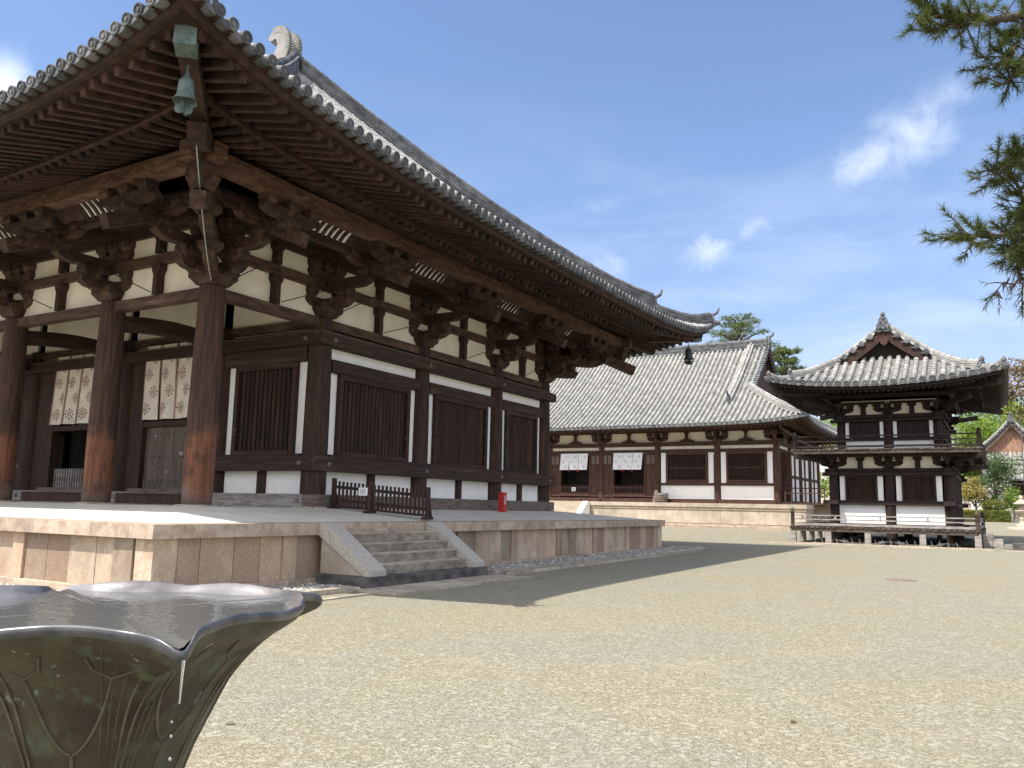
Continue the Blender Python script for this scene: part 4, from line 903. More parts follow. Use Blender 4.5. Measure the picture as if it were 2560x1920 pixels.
# fire extinguisher box with white characters
def text_mesh(s, size, mat, name='lettering', vertical=False):
    cu = bpy.data.curves.new(name, 'FONT'); cu.body = s; cu.size = size; cu.align_x = 'CENTER'; cu.align_y = 'CENTER'; cu.space_line = .85; cu.extrude = .001
    o = bpy.data.objects.new(name, cu); COL.objects.link(o); dg = bpy.context.evaluated_depsgraph_get(); me = bpy.data.meshes.new_from_object(o.evaluated_get(dg)); bpy.data.objects.remove(o); bpy.data.curves.remove(cu)
    me.name = name; me.materials.clear(); me.materials.append(mat); return me
fx, fy, fz = .86, 10.5, 1.19
fb = thing('extinguisher_box', 'red fire extinguisher box standing against the hall wall', 'extinguisher box', (fx, fy, fz))
m = MB(); m.box(fx - .095, fx + .095, fy - .095, fy + .095, fz + .0, fz + .56); part('box_body', m, red_m, fb)
m = MB(); m.hexa([(fx - .105, fy - .105, fz + .56), (fx + .105, fy - .105, fz + .56), (fx + .105, fy + .105, fz + .56), (fx - .105, fy + .105, fz + .56), (fx - .105, fy - .105, fz + .61), (fx + .105, fy - .105, fz + .59), (fx + .105, fy + .105, fz + .59), (fx - .105, fy + .105, fz + .61)]); part('lid', m, red_m, fb)
try:
    me = text_mesh('消\n火\n器', .095, white_m); o = bpy.data.objects.new('lettering', me); COL.objects.link(o)
    o.parent = fb; o.matrix_basis = Matrix.Translation((.0965, 0.0, .36)) @ Matrix.Rotation(pi / 2, 4, 'Z') @ Matrix.Rotation(pi / 2, 4, 'X')
except Exception as ex: print('text', ex)
# ================================================================ bronze lotus basin
BX, BY = 12.10, -10.165
basin = thing('bronze_basin', 'large dark bronze lotus shaped water basin on its pedestal, close in the foreground', 'basin', (BX, BY, 0))
SP = [radians(v) for v in (-21.9, 76.0, 158.1, 252.0)]
def adiff(a, b): return abs((a - b + pi) % (2 * pi) - pi)
def rim(q):      # radius and height of the rim at angle q: nearly square in plan, with a notched spout at each corner
    dsp = min(adiff(q, a) for a in SP); f = dsp / (pi / 4); phi = pi / 4 - dsp
    r = .452 + .055 * exp(-(dsp / .22) ** 2) + .078 * exp(-(dsp / .085) ** 2); lip = exp(-(dsp / .040) ** 2)
    z = 1.112 + .006 * (1 - cos(2 * pi * f)) - .020 * lip - .006 * exp(-(dsp / .13) ** 2)
    return r + .006 * lip, z
prof = [(.30, -.15), (.30, .05), (.24, .10), (.16, .20), (.135, .35), (.135, .50), (.166, .62), (.186, .71), (.217, .80), (.254, .875), (.291, .95), (.318, .99), (.344, 1.025), (.365, 1.047), (.395, 1.066), (.425, 1.080), (.46, 1.092), (.50, 1.103)]
NQ = 360
def surf_r(q, z):      # radius of the outer wall at angle q, height z
    for (r0, z0), (r1, z1) in zip(prof[:-1], prof[1:]):
        if z0 <= z <= z1: r = r0 + (r1 - r0) * (z - z0) / (z1 - z0); break
    else: r = prof[-1][0]
    g = max(0, min(1, (z - .86) / .243)) ** 2.2
    return r + g * (rim(q)[0] - .50)
def add_rows(mb, rows):
    vs = []
    for row in rows: vs += [(BX + r * cos(2 * pi * k / NQ), BY + r * sin(2 * pi * k / NQ), z) for k, (r, z) in enumerate(row)]
    mb.add(vs, [(i * NQ + k, i * NQ + (k + 1) % NQ, (i + 1) * NQ + (k + 1) % NQ, (i + 1) * NQ + k) for i in range(len(rows) - 1) for k in range(NQ)], 0, True)
def outer(q, z):
    rr, zr = rim(q); e = max(0, min(1, (z - .71) / .393)) ** 6
    return surf_r(q, z) * (1 - e) + (rr - .002) * e
def in_row(dr, dz):
    row = []
    for k in range(NQ):
        q = 2 * pi * k / NQ; rr, zr = rim(q); z = zr + dz; row.append((min(rr + dr, outer(q, z) - .012 - .1 * max(0, -dz - .02)), z))
    return row
def wall_row(f):       # f 0..1 up the flared part, bent to end just under the rim edge
    row = []
    for k in range(NQ):
        q = 2 * pi * k / NQ; rr, zr = rim(q); z = .71 + (1.103 - .71) * f; e = f ** 6
        row.append((surf_r(q, z) * (1 - e) + (rr - .002) * e, z + (zr - .018 - 1.103) * e))
    return row
rows = [[(r, z) for _ in range(NQ)] for r, z in prof[:7]] + [wall_row(i / 26) for i in range(27)]
m = MB(); add_rows(m, rows); part('bowl', m, bronze_m, basin)
R_ = lambda dr, dz: [(rim(2 * pi * k / NQ)[0] + dr, rim(2 * pi * k / NQ)[1] + dz) for k in range(NQ)]
m = MB(); add_rows(m, [R_(-.004, -.019), R_(.000, -.017), R_(.003, -.009), R_(.003, -.002), R_(.000, .002), R_(-.003, .003)]); part('rim', m, rim_m, basin)
m = MB(); add_rows(m, [R_(-.003, .003), R_(-.010, .000), in_row(-.018, -.010), in_row(-.034, -.020), in_row(-.06, -.038), in_row(-.11, -.065), in_row(-.2, -.11), in_row(-.36, -.15)]); part('inner_lip', m, lip_m, basin)
m = MB(); wl = 1.0985
vs = [(BX, BY, wl)] + [(BX + (rim(2 * pi * k / NQ)[0] - .020) * cos(2 * pi * k / NQ), BY + (rim(2 * pi * k / NQ)[0] - .020) * sin(2 * pi * k / NQ), min(wl, rim(2 * pi * k / NQ)[1] + .004)) for k in range(NQ)]
m.add(vs, [(0, 1 + k, 1 + (k + 1) % NQ) for k in range(NQ)], 0, True)
tag(part('basin_water', m, water_m, None, (BX, BY, wl)), 'still water filling the bronze basin to its rim', 'water')
# raised lotus-petal outlines on the bowl
def surf(q, h): r = outer(q, h) + .001; return (BX + r * cos(q), BY + r * sin(q), h)
m = MB()
for k in range(8):
    qc = SP[0] + 2 * pi * (k + .5) / 8
    hl = .37
    for sg in (-1, 1):
        pts = []
        for j in range(13):
            f = j / 12; q = qc + sg * hl * (.02 + .60 * sin(f * pi / 2)) ; pts.append(surf(q, .84 + .17 * f ** 1.6))
        q1 = qc + sg * hl * .62
        pts2 = [surf(q1, 1.01), surf(q1 + sg * .10, 1.035), surf(q1 + sg * .22, 1.075)]
        pts3 = [surf(q1, 1.01), surf(q1 - sg * .10, 1.03), surf(q1 - sg * .13, 1.06)]
        m.tube(pts, .0034, 6); m.tube(pts2, .003, 6); m.tube(pts3, .003, 6)
    m.tube([surf(qc, .84 - .05 * j) for j in range(10)], .0045, 6)
    q2 = qc + pi / 8
    for sg in (-1, 1): m.tube([surf(q2 + sg * .045 * (1 - j / 12), 1.05 - .045 * j) for j in range(13)], .003, 6)
for a in SP:
    for dq in (-.23, -.165, -.105, .105, .165, .23): m.tube([surf(a + dq * (1 - .35 * j / 14), 1.085 - .027 * j) for j in range(15)], .0013, 5)
part('petal_outlines', m, petal_m, basin)
trk = thing('water_trickle', 'thin trickle of falling water drops below the notch of the basin rim', 'water trickle', (BX + .6, BY - .2, 1.0))
m = MB(); q = SP[0]; r0 = rim(q)[0] + .010; p0 = Vector((BX + r0 * cos(q), BY + r0 * sin(q), rim(q)[1] - .012)); 
m.tube([p0, p0 + Vector((-.004, .002, -.03)), p0 + Vector((-.008, .004, -.075))], [.0028, .0022, .0012], 8)
part('stream', m, drop_m, trk); zz = -.085
for k in range(22):
    zz -= rnd.uniform(.018, .04); j = Vector((rnd.uniform(-.004, .004) - .012 - abs(zz) * .03, rnd.uniform(-.004, .004), zz)); r = rnd.uniform(.0019, .0036)
    m = MB(); m.lathe([(.0005, -r * 1.3), (r * .8, -r * .6), (r, 0), (r * .7, r * .7), (.0005, r * 1.2)], p0 + j, 8); part('drop', m, drop_m, trk)
# ================================================================ lecture hall behind
LX = [1.15, -2.85, -7.15, -11.5, -15.8, -20.15, -24.45, -28.75, -32.85]; LY = [45.5 + v for v in (0, 3.5, 7.0, 10.5, 14.0)]
lhx = (LX[0] - LX[-1]) / 2; lcx = (LX[0] + LX[-1]) / 2; lhy = 7.0; lcy = 52.5; LF = Frame(lcx, lcy, 0)
lech = thing('lecture_hall', 'long low temple hall with a broad grey tiled roof, behind the large hall', 'temple', (lcx, lcy, 1.9))
lp = thing('hall_podium', 'pale sunlit sandstone podium under the long low hall', 'podium', (lcx, lcy, .3))
px0, px1, py0, py1 = LX[-1] - 2.6, LX[0] + 2.3, 43.0, LY[-1] + 2.5
m = MB(); u = px0
while u < px1 - .01:
    L = min(rnd.uniform(1.2, 2.0), px1 - u); m.box(u + .004, u + L - .004, py0, py0 + .7, 1.60, 1.86, rnd.uniform(-1, 1)); u += L
u = py0 + .71
while u < py1 - .01:
    L = min(1.7, py1 - u); m.box(px1 - .7, px1, u + .004, u + L - .004, 1.60, 1.86, rnd.uniform(-1, 1)); m.box(px0, px0 + .7, u + .004, u + L - .004, 1.60, 1.86, rnd.uniform(-1, 1)); u += L
part('coping', m, stone_p, lp)
m = MB(); m.box(px0 + .06, px1 - .06, py0 + .06, py0 + .4, 1.44, 1.598); m.box(px1 - .4, px1 - .06, py0 + .41, py1, 1.44, 1.598); part('moulding', m, stone_c, lp)
m = MB(); u = px0 + .1
while u < px1 - .1:
    L = min(1.45, px1 - .1 - u); m.box(u + .006, u + L - .006, py0 + .11, py0 + .5, .55, 1.438, rnd.uniform(-1, 1)); u += L
m.box(px1 - .5, px1 - .11, py0 + .51, py1, .55, 1.438); part('facing_stones', m, stone_p, lp)
m = MB(); m.box(px0 - .1, px1 + .1, py0 - .1, py0 + .5, .15, .52, .2); m.box(px0 - .3, px1 + .3, py0 - .35, py0 - .105, .1, .38, -.5); m.box(px1 - .5, px1 + .1, py0 + .51, py1, .15, .52); part('base_course', m, stone_c, lp)
m = MB(); m.box(px0 + .71, px1 - .71, py0 + .71, py1, 1.55, 1.868); part('floor', m, stone_p, lp)
ls = thing('hall_stairs', 'pale stone stairs with white side slabs rising to the long low hall', 'stairs', (-14.3, 41.9, .3))
for i in range(7): 
    m = MB(); m.box(-17.2, -11.7, 41.0 + .26 * i, 42.98, .1 + (.21 * (i + 1) - .21), .31 + .205 * (i + 1) - .03); part('step', m, stone_p, ls)
for x0 in (-17.6, -11.7):
    m = MB(); m.prism([(x0, 42.98, 1.87), (x0, 42.7, 1.87), (x0, 40.9, .5), (x0, 40.9, .25), (x0, 42.98, .25)], (.4, 0, 0)); part('side_slab', m, plaster, ls)
lcm = column_mesh(.235, .215, 4.22, 16).mesh('column', wood_r)
for x in LX: inst('column', lcm, lech, (x, LY[0], 1.88)); inst('column', lcm, lech, (x, LY[-1], 1.88))
for y in LY[1:-1]: inst('column', lcm, lech, (LX[0], y, 1.88)); inst('column', lcm, lech, (LX[-1], y, 1.88))
lS = [Bay((LX[i + 1], LY[0]), (LX[i], LY[0]), (0, -1)) for i in range(8)]; lE = [Bay((LX[0], LY[i]), (LX[0], LY[i + 1]), (1, 0)) for i in range(4)]
lN = [Bay((LX[i], LY[-1]), (LX[i + 1], LY[-1]), (0, 1)) for i in range(8)]; lW = [Bay((LX[-1], LY[i]), (LX[-1], LY[i + 1]), (-1, 0)) for i in range(4)]
def small_bracket(r=1.0, fat=1.15):
    mb = MB(); block(mb, (0, 0, 0), .50 * r * fat, .20 * r); arm(mb, (0, 0, .11 * r), (0, 1, 0), 1.42 * r, .17 * r, .26 * r, .2); arm(mb, (.05, 0, .105 * r), (1, 0, 0), .8 * r, .17 * r, .25 * r, -.2)
    for v in (-.53, 0, .53): block(mb, (0, v * r, .365 * r), .33 * r * fat, .24 * r, rnd.uniform(-1, 1))
    block(mb, (.30 * r, 0, .35 * r), .22 * r, .18 * r); return mb
lbm = small_bracket(1.1).mesh('bracket_set', wood_r)
for x in LX[1:-1]: inst('bracket_set', lbm, lech, (x, LY[0], 6.10), -pi / 2)
for y in LY[1:-1]: inst('bracket_set', lbm, lech, (LX[0], y, 6.10), 0)
for a in (0, -pi / 2): inst('bracket_set', lbm, lech, (LX[0], LY[0], 6.10 + .001 * (a != 0)), a)
inst('bracket_set', lbm, lech, (LX[0], LY[-1], 6.1), 0)
for B in lS + lE:
    m = MB(); B.box(m, 0, B.L, -.05, .0, 6.12, 6.95); part('frieze_plaster', m, plaster_c, lech)
    m = MB(); strut(m, B, B.L / 2, 6.32, 6.80, .17); u = B.L / 2
    m.prism([B.P(u + a, -.05, 6.145 + b) for a, b in ((-.55, 0), (.55, 0), (.50, .08), (.36, .10), (.22, .18), (-.22, .18), (-.36, .10), (-.50, .08))], B.n * .17); part('strut', m, wood_r, lech)
    m = MB(); B.box(m, .2, B.L - .2, -.05, .02, 5.62, 5.84); part('plaster_band', m, plaster_c, lech)
for B in lN + lW:
    m = MB(); B.box(m, .2, B.L - .2, -.05, .02, 2.0, 7.0); part('plaster_panel', m, plaster, lech)
for nm, z0, z1, d in (('head_beam', 5.85, 6.125, .17), ('lintel_beam', 5.385, 5.615, .12), ('sill_beam', 1.87, 2.155, .2)):
    m = MB(); m.box(LX[-1] - d, LX[0] + d, LY[0] - d, LY[0] + d, z0, z1); part(nm, m, wood_r, lech)
    m = MB(); m.box(LX[0] - d, LX[0] + d, LY[0] + d + .002, LY[-1] + d, z0, z1); part(nm, m, wood_r, lech)
ring_beam('eave_purlin', 0.0, 6.80, 7.02, .24, (wood_r, wood_r), .3, lech, LF, lhx, lhy)
for B in (lS[0], lS[1], lS[6], lS[7]):
    L = B.L; m = MB(); B.box(m, .2, L - .2, -.06, .03, 2.165, 3.085); B.box(m, .26, .62, -.06, .05, 3.26, 5.38); B.box(m, L - .62, L - .26, -.06, .05, 3.26, 5.38); part('plaster_panel', m, plaster, lech)
    m = MB(); B.box(m, .62, L - .62, -.08, .13, 3.09, 3.36); B.box(m, .2, .62, -.08, .1, 3.09, 3.255); B.box(m, L - .62, L - .2, -.08, .1, 3.09, 3.255); part('window_rail', m, wood_r, lech)
    lattice_window(lech, B, .63, L - .63, 3.365, 5.38, 26, .15, .03, .12, .028, wood_r, True)
    m = MB(); B.box(m, .78, L - .78, -.07, -.03, 4.28, 4.36); part('window_rail', m, wood_gd, lech)
LNL = ['white patterned door curtain of the low hall, nearer its lattice windows', 'white patterned door curtain of the low hall, beside the corner of the large hall']
for k, B in enumerate((lS[2], lS[3], lS[4], lS[5])):
    L = B.L; c = L / 2; hw = 1.17
    m = MB(); B.box(m, .2, c - hw - .9, -.06, .08, 2.16, 5.38); B.box(m, c + hw + .9, L - .2, -.06, .08, 2.16, 5.38)
    B.box(m, c - hw - .1, c - hw, -.1, .14, 2.16, 5.38); B.box(m, c + hw, c + hw + .1, -.1, .14, 2.16, 5.38); part('door_frame', m, wood_r, lech)
    for s in (-1, 1):
        a, b = (c - hw - .88, c - hw - .12) if s < 0 else (c + hw + .12, c + hw + .88)
        m = MB(); B.box(m, a, b, .02, .09, 2.24, 5.36, rnd.uniform(-1, 1)); 
        for zz, h in ((2.24, .12), (3.30, .09), (4.52, .09), (5.24, .12)): B.box(m, a - .01, b + .01, .092, .125, zz, zz + h, .5)
        for uu in (a - .01, b - .07, (a + b) / 2 - .035): B.box(m, uu, uu + .08, .09, .122, 2.245, 5.355, .3)
        dr = part('door', m, wood_r, lech)
        m = MB(); 
        for q in range(7): B.box(m, a + .1 + q * .085, a + .13 + q * .085, .093, .11, 4.62, 5.23)
        part('door_grille', m, wood_g, dr)
    m = MB(); 
    for q in range(13): B.box(m, c - hw + .06 + q * .182, c - hw + .115 + q * .182, .12, .17, 2.42, 3.08)
    B.box(m, c - hw, c + hw, .125, .165, 2.86, 2.93); B.box(m, c - hw, c + hw, .122, .168, 2.46, 2.54); B.box(m, c - hw - .05, c + hw + .05, .10, .19, 2.26, 2.42)
    part('doorway_railing', m, wood_r, lech)
    m = MB(); B.box(m, c - hw, c + hw, -1.2, -1.15, 2.0, 5.4); part('interior_shade_sheet', m, black_in, lech)  # black sheet painted as the shade inside the doorway
    if k < 2:
        t = noren(B, c - hw + .02, 4.20, 5.41, 3, .757, .17, LNL[k], 'white door curtains of the low hall', [cloth_w, print_g], 3, .10, sway=-.10)
        m = MB()
        for q in (1, 2):
            p = B.P(c - hw + .757 * q - .08, .17, 4.18); m.lathe([(.001, .10), (.05, .06), (.07, -.03), (.04, -.10), (.001, -.12)], p, 8)
        part('red_tassels', m, red_m, t)
    if k == 1:
        p = B.P(c - .05, .2, 2.76); m = MB(); m.box(p.x - .16, p.x + .16, p.y - .02, p.y, p.z - .14, p.z + .14); m.box(p.x - .08, p.x + .08, p.y - .0215, p.y - .0205, p.z - .06, p.z + .05, 0, 1)
        tag(part('notice_sign', m, [white_m, ink_m], None, p), 'white notice square hung on a doorway railing of the low hall', 'sign')
# east wall: doorway then white panels
B = lE[0]; m = MB(); B.box(m, .25, B.L - .25, -.3, -.2, 2.16, 5.38); part('interior_shade_sheet', m, black_in, lech)  # black sheet painted as the shade of the open bay
m = MB(); B.box(m, .3, .9, .05, .13, 2.2, 5.36); B.box(m, .9, .98, .0, .7, 2.2, 5.36); part('door', m, wood_r, lech)
for B in lE[1:]:
    m = MB(); B.box(m, .2, B.L - .2, -.06, .03, 2.165, 3.75); B.box(m, .2, B.L - .2, -.06, .03, 3.95, 5.38); part('plaster_panel', m, plaster, lech)
    m = MB(); B.box(m, .2, B.L - .2, -.07, .10, 3.75, 3.95); part('wall_rail', m, wood_r, lech)
    m = MB(); B.box(m, B.L / 2 - .1, B.L / 2 + .1, -.07, .12, 2.16, 3.749); B.box(m, B.L / 2 - .1, B.L / 2 + .1, -.07, .12, 3.951, 5.38); part('wall_post', m, wood_r, lech)
# veranda with railing and stairs on the east side
vd = MB(); vd.box(LX[0] + .3, LX[0] + 3.0, 45.2, 56, 1.875, 2.0); vd.box(LX[0] + 3.0, LX[0] + 3.12, 45.2, 56, 1.75, 1.99); part('veranda_deck', vd, wood_r, lech)
m = MB(); m.prism([(LX[0] + 3.1, 45.25, 1.98), (LX[0] + 3.1, 45.25, 1.72), (LX[0] + 5.5, 45.25, .45), (LX[0] + 5.5, 45.25, .7)], (0, .1, 0)); m.prism([(LX[0] + 3.1, 47.2, 1.98), (LX[0] + 3.1, 47.2, 1.72), (LX[0] + 5.5, 47.2, .45), (LX[0] + 5.5, 47.2, .7)], (0, .1, 0))
for k in range(7): m.box(LX[0] + 3.15 + .33 * k, LX[0] + 3.5 + .33 * k, 45.35, 47.2, 1.78 - .18 * k, 1.82 - .18 * k)
part('veranda_stairs', m, wood_r, lech)
m = MB(); x1 = LX[0] + 2.95
for x in (LX[0] + .5, LX[0] + .9, LX[0] + 1.8, x1): m.box(x, x + .07, 45.25, 45.32, 2.0, 2.95)
m.box(LX[0] + .5, x1 + .07, 45.26, 45.31, 2.90, 2.97); m.box(LX[0] + .5, x1 + .07, 45.262, 45.308, 2.58, 2.64)
for y in (47.3, 49, 51, 53, 55): m.box(x1, x1 + .07, y, y + .07, 2.0, 2.95)
m.box(x1 + .01, x1 + .06, 47.3, 55, 2.90, 2.97); m.box(x1 + .01, x1 + .06, 47.3, 55, 2.58, 2.64); part('veranda_railing', m, wood_r, lech)
m = MB(); 
for k in range(30):
    f = k / 29; p = Vector((LX[0] + .5, 44.6, 6.9)).lerp(Vector((LX[0] + 4.2, 49.5, 5.2)), f) - Vector((0, 0, .5 * sin(pi * f))); m.box(p.x - .06, p.x + .06, p.y - .03, p.y + .03, p.z - .09, p.z + .09)
part('rain_chain', m, iron, lech)
le = 2.5; lzt = 7.05; lamp = .45; llam = 2.2
eaves(lech, LF, lhx, lhy, le, lzt, lamp, llam, 1.45, 6.72, .34, .30, .062, .115, wood_r, 'ESNW', dp=0.1)
lP = lambda t: 7.05 + 5.25 * t + 1.55 * t * t
LR = Roof(LF, lhx + le, lhy + le, lhy + le, lP, lamp, llam, gx=14.65, ov=.45)
tl = MB(); un = MB()
for f in 'ESNW': LR.tiles(tl, f, .36, .112, .34, un)
lroof = part('roof', tl, tile_m, lech); part('roof_boards', un, wood_r, lroof)
for f in 'ESNW':
    m = MB(); LR.eave_ends(m, f, .36, .115, False); part('eave_end_tiles', m, tile_d, lroof)
def gable_set(root, roof, Rf, s, wood, disc=.10, barge=.34, pend=True, rh=.34, rw=.3, drop=.30, inset=1.0, hipr=True, horn=True, wallm=None, two=False, vs=.29):
    """gable end at local x sign s: wall, bargeboards, verge tiles, descending and hip ridges"""
    fr, P, Dy, gx, ov, tg = Rf.fr, Rf.P, Rf.Dy, Rf.gx, Rf.ov, Rf.tg; o = fr.d(s, 0); K = 14
    T = lambda f: tg + (1 - tg) * f
    m = MB(); tri = [fr.p(s * gx, -Dy * (1 - T(k / K)), P(T(k / K)) - .10) for k in range(K + 1)] + [fr.p(s * gx, Dy * (1 - T(k / K)), P(T(k / K)) - .10) for k in range(K - 1, -1, -1)]
    m.prism(tri, o * -.08); part('gable_wall', m, wallm or wood, root)
    for sg in (-1, 1):
        m = MB()
        for k in range(K):
            a, b = T(k / K), T((k + 1) / K); q = lambda t, x, dz: fr.p(s * x, sg * Dy * (1 - t), P(t) + dz)
            m.hexa([q(a, gx + ov - .10, -.12 - barge), q(b, gx + ov - .10, -.12 - barge * .95), q(b, gx + ov - .03, -.12 - barge * .95), q(a, gx + ov - .03, -.12 - barge), q(a, gx + ov - .10, -.06), q(b, gx + ov - .10, -.06), q(b, gx + ov - .03, -.06), q(a, gx + ov - .03, -.06)])
        part('bargeboard', m, wood, root)
        m = MB(); n = int((1 - tg) * Dy * 1.2 / vs)
        for k in range(n):
            t = tg * .96 + (1 - tg * .96) * (k + .5) / n; c = fr.p(s * (gx + ov), sg * Dy * (1 - t), P(t) + .045)
            tt = rnd.uniform(-1, 1); m.cyl(c - o * .55, c + o * .05, disc, None, 10, tt); m.cyl(c + o * .05, c + o * .065, disc * .7, disc * .6, 10, tt - .3)
            c2 = fr.p(s * (gx + ov), sg * Dy * (1 - t) + .15, P(t) - .03); m.box(min(c2.x, (c2 - o * .5).x) - .06, max(c2.x, (c2 - o * .5).x) + .06, min(c2.y, (c2 - o * .5).y) - .06, max(c2.y, (c2 - o * .5).y) + .06, c2.z - .02, c2.z + .03, tt)
        part('verge_tiles', m, tile_d, roof)
        m = MB(); t0 = drop; xs_ = gx + ov - inset; ridge(m, [fr.p(s * xs_, sg * Dy * (1 - (t0 + (.985 - t0) * k / 12)), P(t0 + (.985 - t0) * k / 12) - .02) for k in range(13)], rw, rh, 4, disc); dr_ = part('descending_ridge', m, tile_m, roof)
        m = MB(); p = fr.p(s * xs_, sg * Dy * (1 - t0), P(t0) - .05); oni(m, p, fr.d(0, sg), rw * .95, rh * 1.15, horn); part('ridge_end_tile', m, tile_d, dr_)
        hp = lambda t, dz=0: fr.p(s * (Rf.Lx - t * Rf.runx), sg * Dy * (1 - t), P(t) + Rf.lift(t * Dy, t) + dz)
        out = fr.d(s, sg).normalized(); t1 = tg * .98
        for ta, tb_, hh in (((.20, t1, .85), (.035, .215, .55)) if two else ((.03, t1, .8),)):
            m = MB(); ridge(m, [hp(ta + (tb_ - ta) * k / 9, -.03 + .09 * max(0, 1 - k / 3)) for k in range(10)], rw * .9, rh * hh, 3, disc * .9); h_ = part('hip_ridge', m, tile_m, roof)
            m = MB(); oni(m, hp(ta, -.03) + out * .04, out, rw * 1.0, rh * hh * 1.35, horn); part('ridge_end_tile', m, tile_d, h_)
            if two: m = MB(); q_ = hp(ta, rh * hh * 1.35) + out * .08; m.lathe([(.001, -.05), (.09, -.02), (.11, .06), (.06, .16), (.001, .22)], q_, 10); part('ridge_knob', m, tile_d, h_)
    if pend:
        m = MB(); c = fr.p(s * (gx + ov - .03), 0, P(1) - .12 - barge * 1.15); y_ = fr.d(0, 1); Z = Vector((0, 0, 1)); sc_ = barge * .85
        pro = [(0, .35), (.30, .12), (.55, .18), (.62, -.1), (.35, -.25), (.42, -.5), (.12, -.62), (0, -.85), (-.12, -.62), (-.42, -.5), (-.35, -.25), (-.62, -.1), (-.55, .18), (-.30, .12)]
        m.prism([c + y_ * (a * sc_) + Z * (b * sc_) for a, b in pro], o * .06); part('gable_pendant', m, wood_r if wood is not wood_r else wood_e, root)
    m = MB(); oni(m, fr.p(s * (gx + ov - .05), 0, P(1) - .15), o, rw * (1.25 if horn else 1.55), rh * (1.7 if horn else 2.0), horn)
    if not horn: m.lathe([(.001, -.05), (.09, 0), (.10, .08), (.05, .16), (.001, .22)], fr.p(s * (gx + ov), 0, P(1) - .15 + rh * 2.25), 10)
    part('ridge_end_tile', m, tile_d, roof)
for s in (1, -1): gable_set(lech, lroof, LR, s, wood_r, .1, .42, True, .50, .44, .30, 1.35)
m = MB(); ridge(m, [LF.p(-15.0, 0, 13.80), LF.p(0, 0, 13.72), LF.p(15.0, 0, 13.80)], .42, .62, 6, .12); part('main_ridge', m, tile_d, lroof)
m = MB(); x, y, z = -6.6, 44.7, 1.87
t = thing('wooden_tub', 'round wooden tub beside the doors on the low hall podium', 'tub', (x, y, z))
m.lathe([(.001, .06), (.36, .06), (.36, 0), (.40, 0), (.47, .66), (.43, .66), (.38, .10), (.001, .09)], (x, y, z), 28); part('tub_body', m, wood_gd, t)
m = MB(); 
for h, r in ((.10, .415), (.48, .455)): m.lathe([(r, 0), (r + .012, .01), (r + .012, .05), (r, .06)], (x, y, z + h), 28)
part('hoops', m, iron, t)
m = MB(); m.bar((x - .62, y + .1, z), (x - .50, y + .35, z + .85), .05, .22, 0, (1, 0, 0)); tag(part('leaning_board', m, wood_gd, None, (x - .6, y + .1, z)), 'narrow board leaning behind the wooden tub', 'board')

# ================================================================ two-storey drum tower
tcx, tcy = 9.78, 31.8; TF = Frame(tcx, tcy, 1); G = .09
tower = thing('drum_tower', 'two storey dark timber tower with railed balconies and a grey tiled gable roof', 'tower', (tcx, tcy, G))
TX = [7.50, 9.78, 12.06]; TY = [28.2, 30.6, 33.0, 35.4]; UX = [7.84, 9.80, 11.76]; UY = [28.45, 30.7, 32.9, 35.15]
tcm = column_mesh(.205, .19, 3.20, 16).mesh('column', wood_t); ucm = column_mesh(.175, .16, 1.68, 14).mesh('column', wood_t)
for x in TX:
    for y in TY:
        if x in (TX[0], TX[-1]) or y in (TY[0], TY[-1]): inst('column', tcm, tower, (x, y, .15))
for x in UX:
    for y in UY:
        if x in (UX[0], UX[-1]) or y in (UY[0], UY[-1]): inst('column', ucm, tower, (x, y, 4.05))
def ringbays(X, Y): return [Bay((X[i], Y[0]), (X[i + 1], Y[0]), (0, -1)) for i in range(2)], [Bay((X[-1], Y[i]), (X[-1], Y[i + 1]), (1, 0)) for i in range(3)], [Bay((X[0], Y[i]), (X[0], Y[i + 1]), (-1, 0)) for i in range(3)], [Bay((X[i], Y[-1]), (X[i + 1], Y[-1]), (0, 1)) for i in range(2)]
tS, tE, tW, tN = ringbays(TX, TY); uS, uE, uW, uN = ringbays(UX, UY)
def tbeams(name, X, Y, d, z0, z1):
    for x, sx in ((X[0], -1), (X[-1], 1)):
        m = MB(); m.box(x - d, x + d, Y[0] - d - .22, Y[-1] + d + .22, z0, z1); part(name, m, wood_t, tower)
    for y in (Y[0], Y[-1]):
        m = MB(); m.box(X[0] - d - .22, X[-1] + d + .22, y - d + .003, y + d - .003, z0 + .003, z1 - .003); part(name, m, wood_t, tower)
tbeams('waist_beam', TX, TY, .225, 1.76, 1.945); tbeams('upper_beam', TX, TY, .225, 3.02, 3.17); tbeams('head_beam', TX, TY, .13, 3.18, 3.345); tbeams('sill_beam', TX, TY, .21, .80, .955)
tbeams('upper_beam', UX, UY, .2, 5.41, 5.53); tbeams('head_beam', UX, UY, .11, 5.56, 5.73); tbeams('waist_beam', UX, UY, .19, 4.60, 4.70); tbeams('sill_beam', UX, UY, .18, 4.13, 4.22)
tb = small_bracket(.80, 1.25).mesh('bracket_set', wood_t)
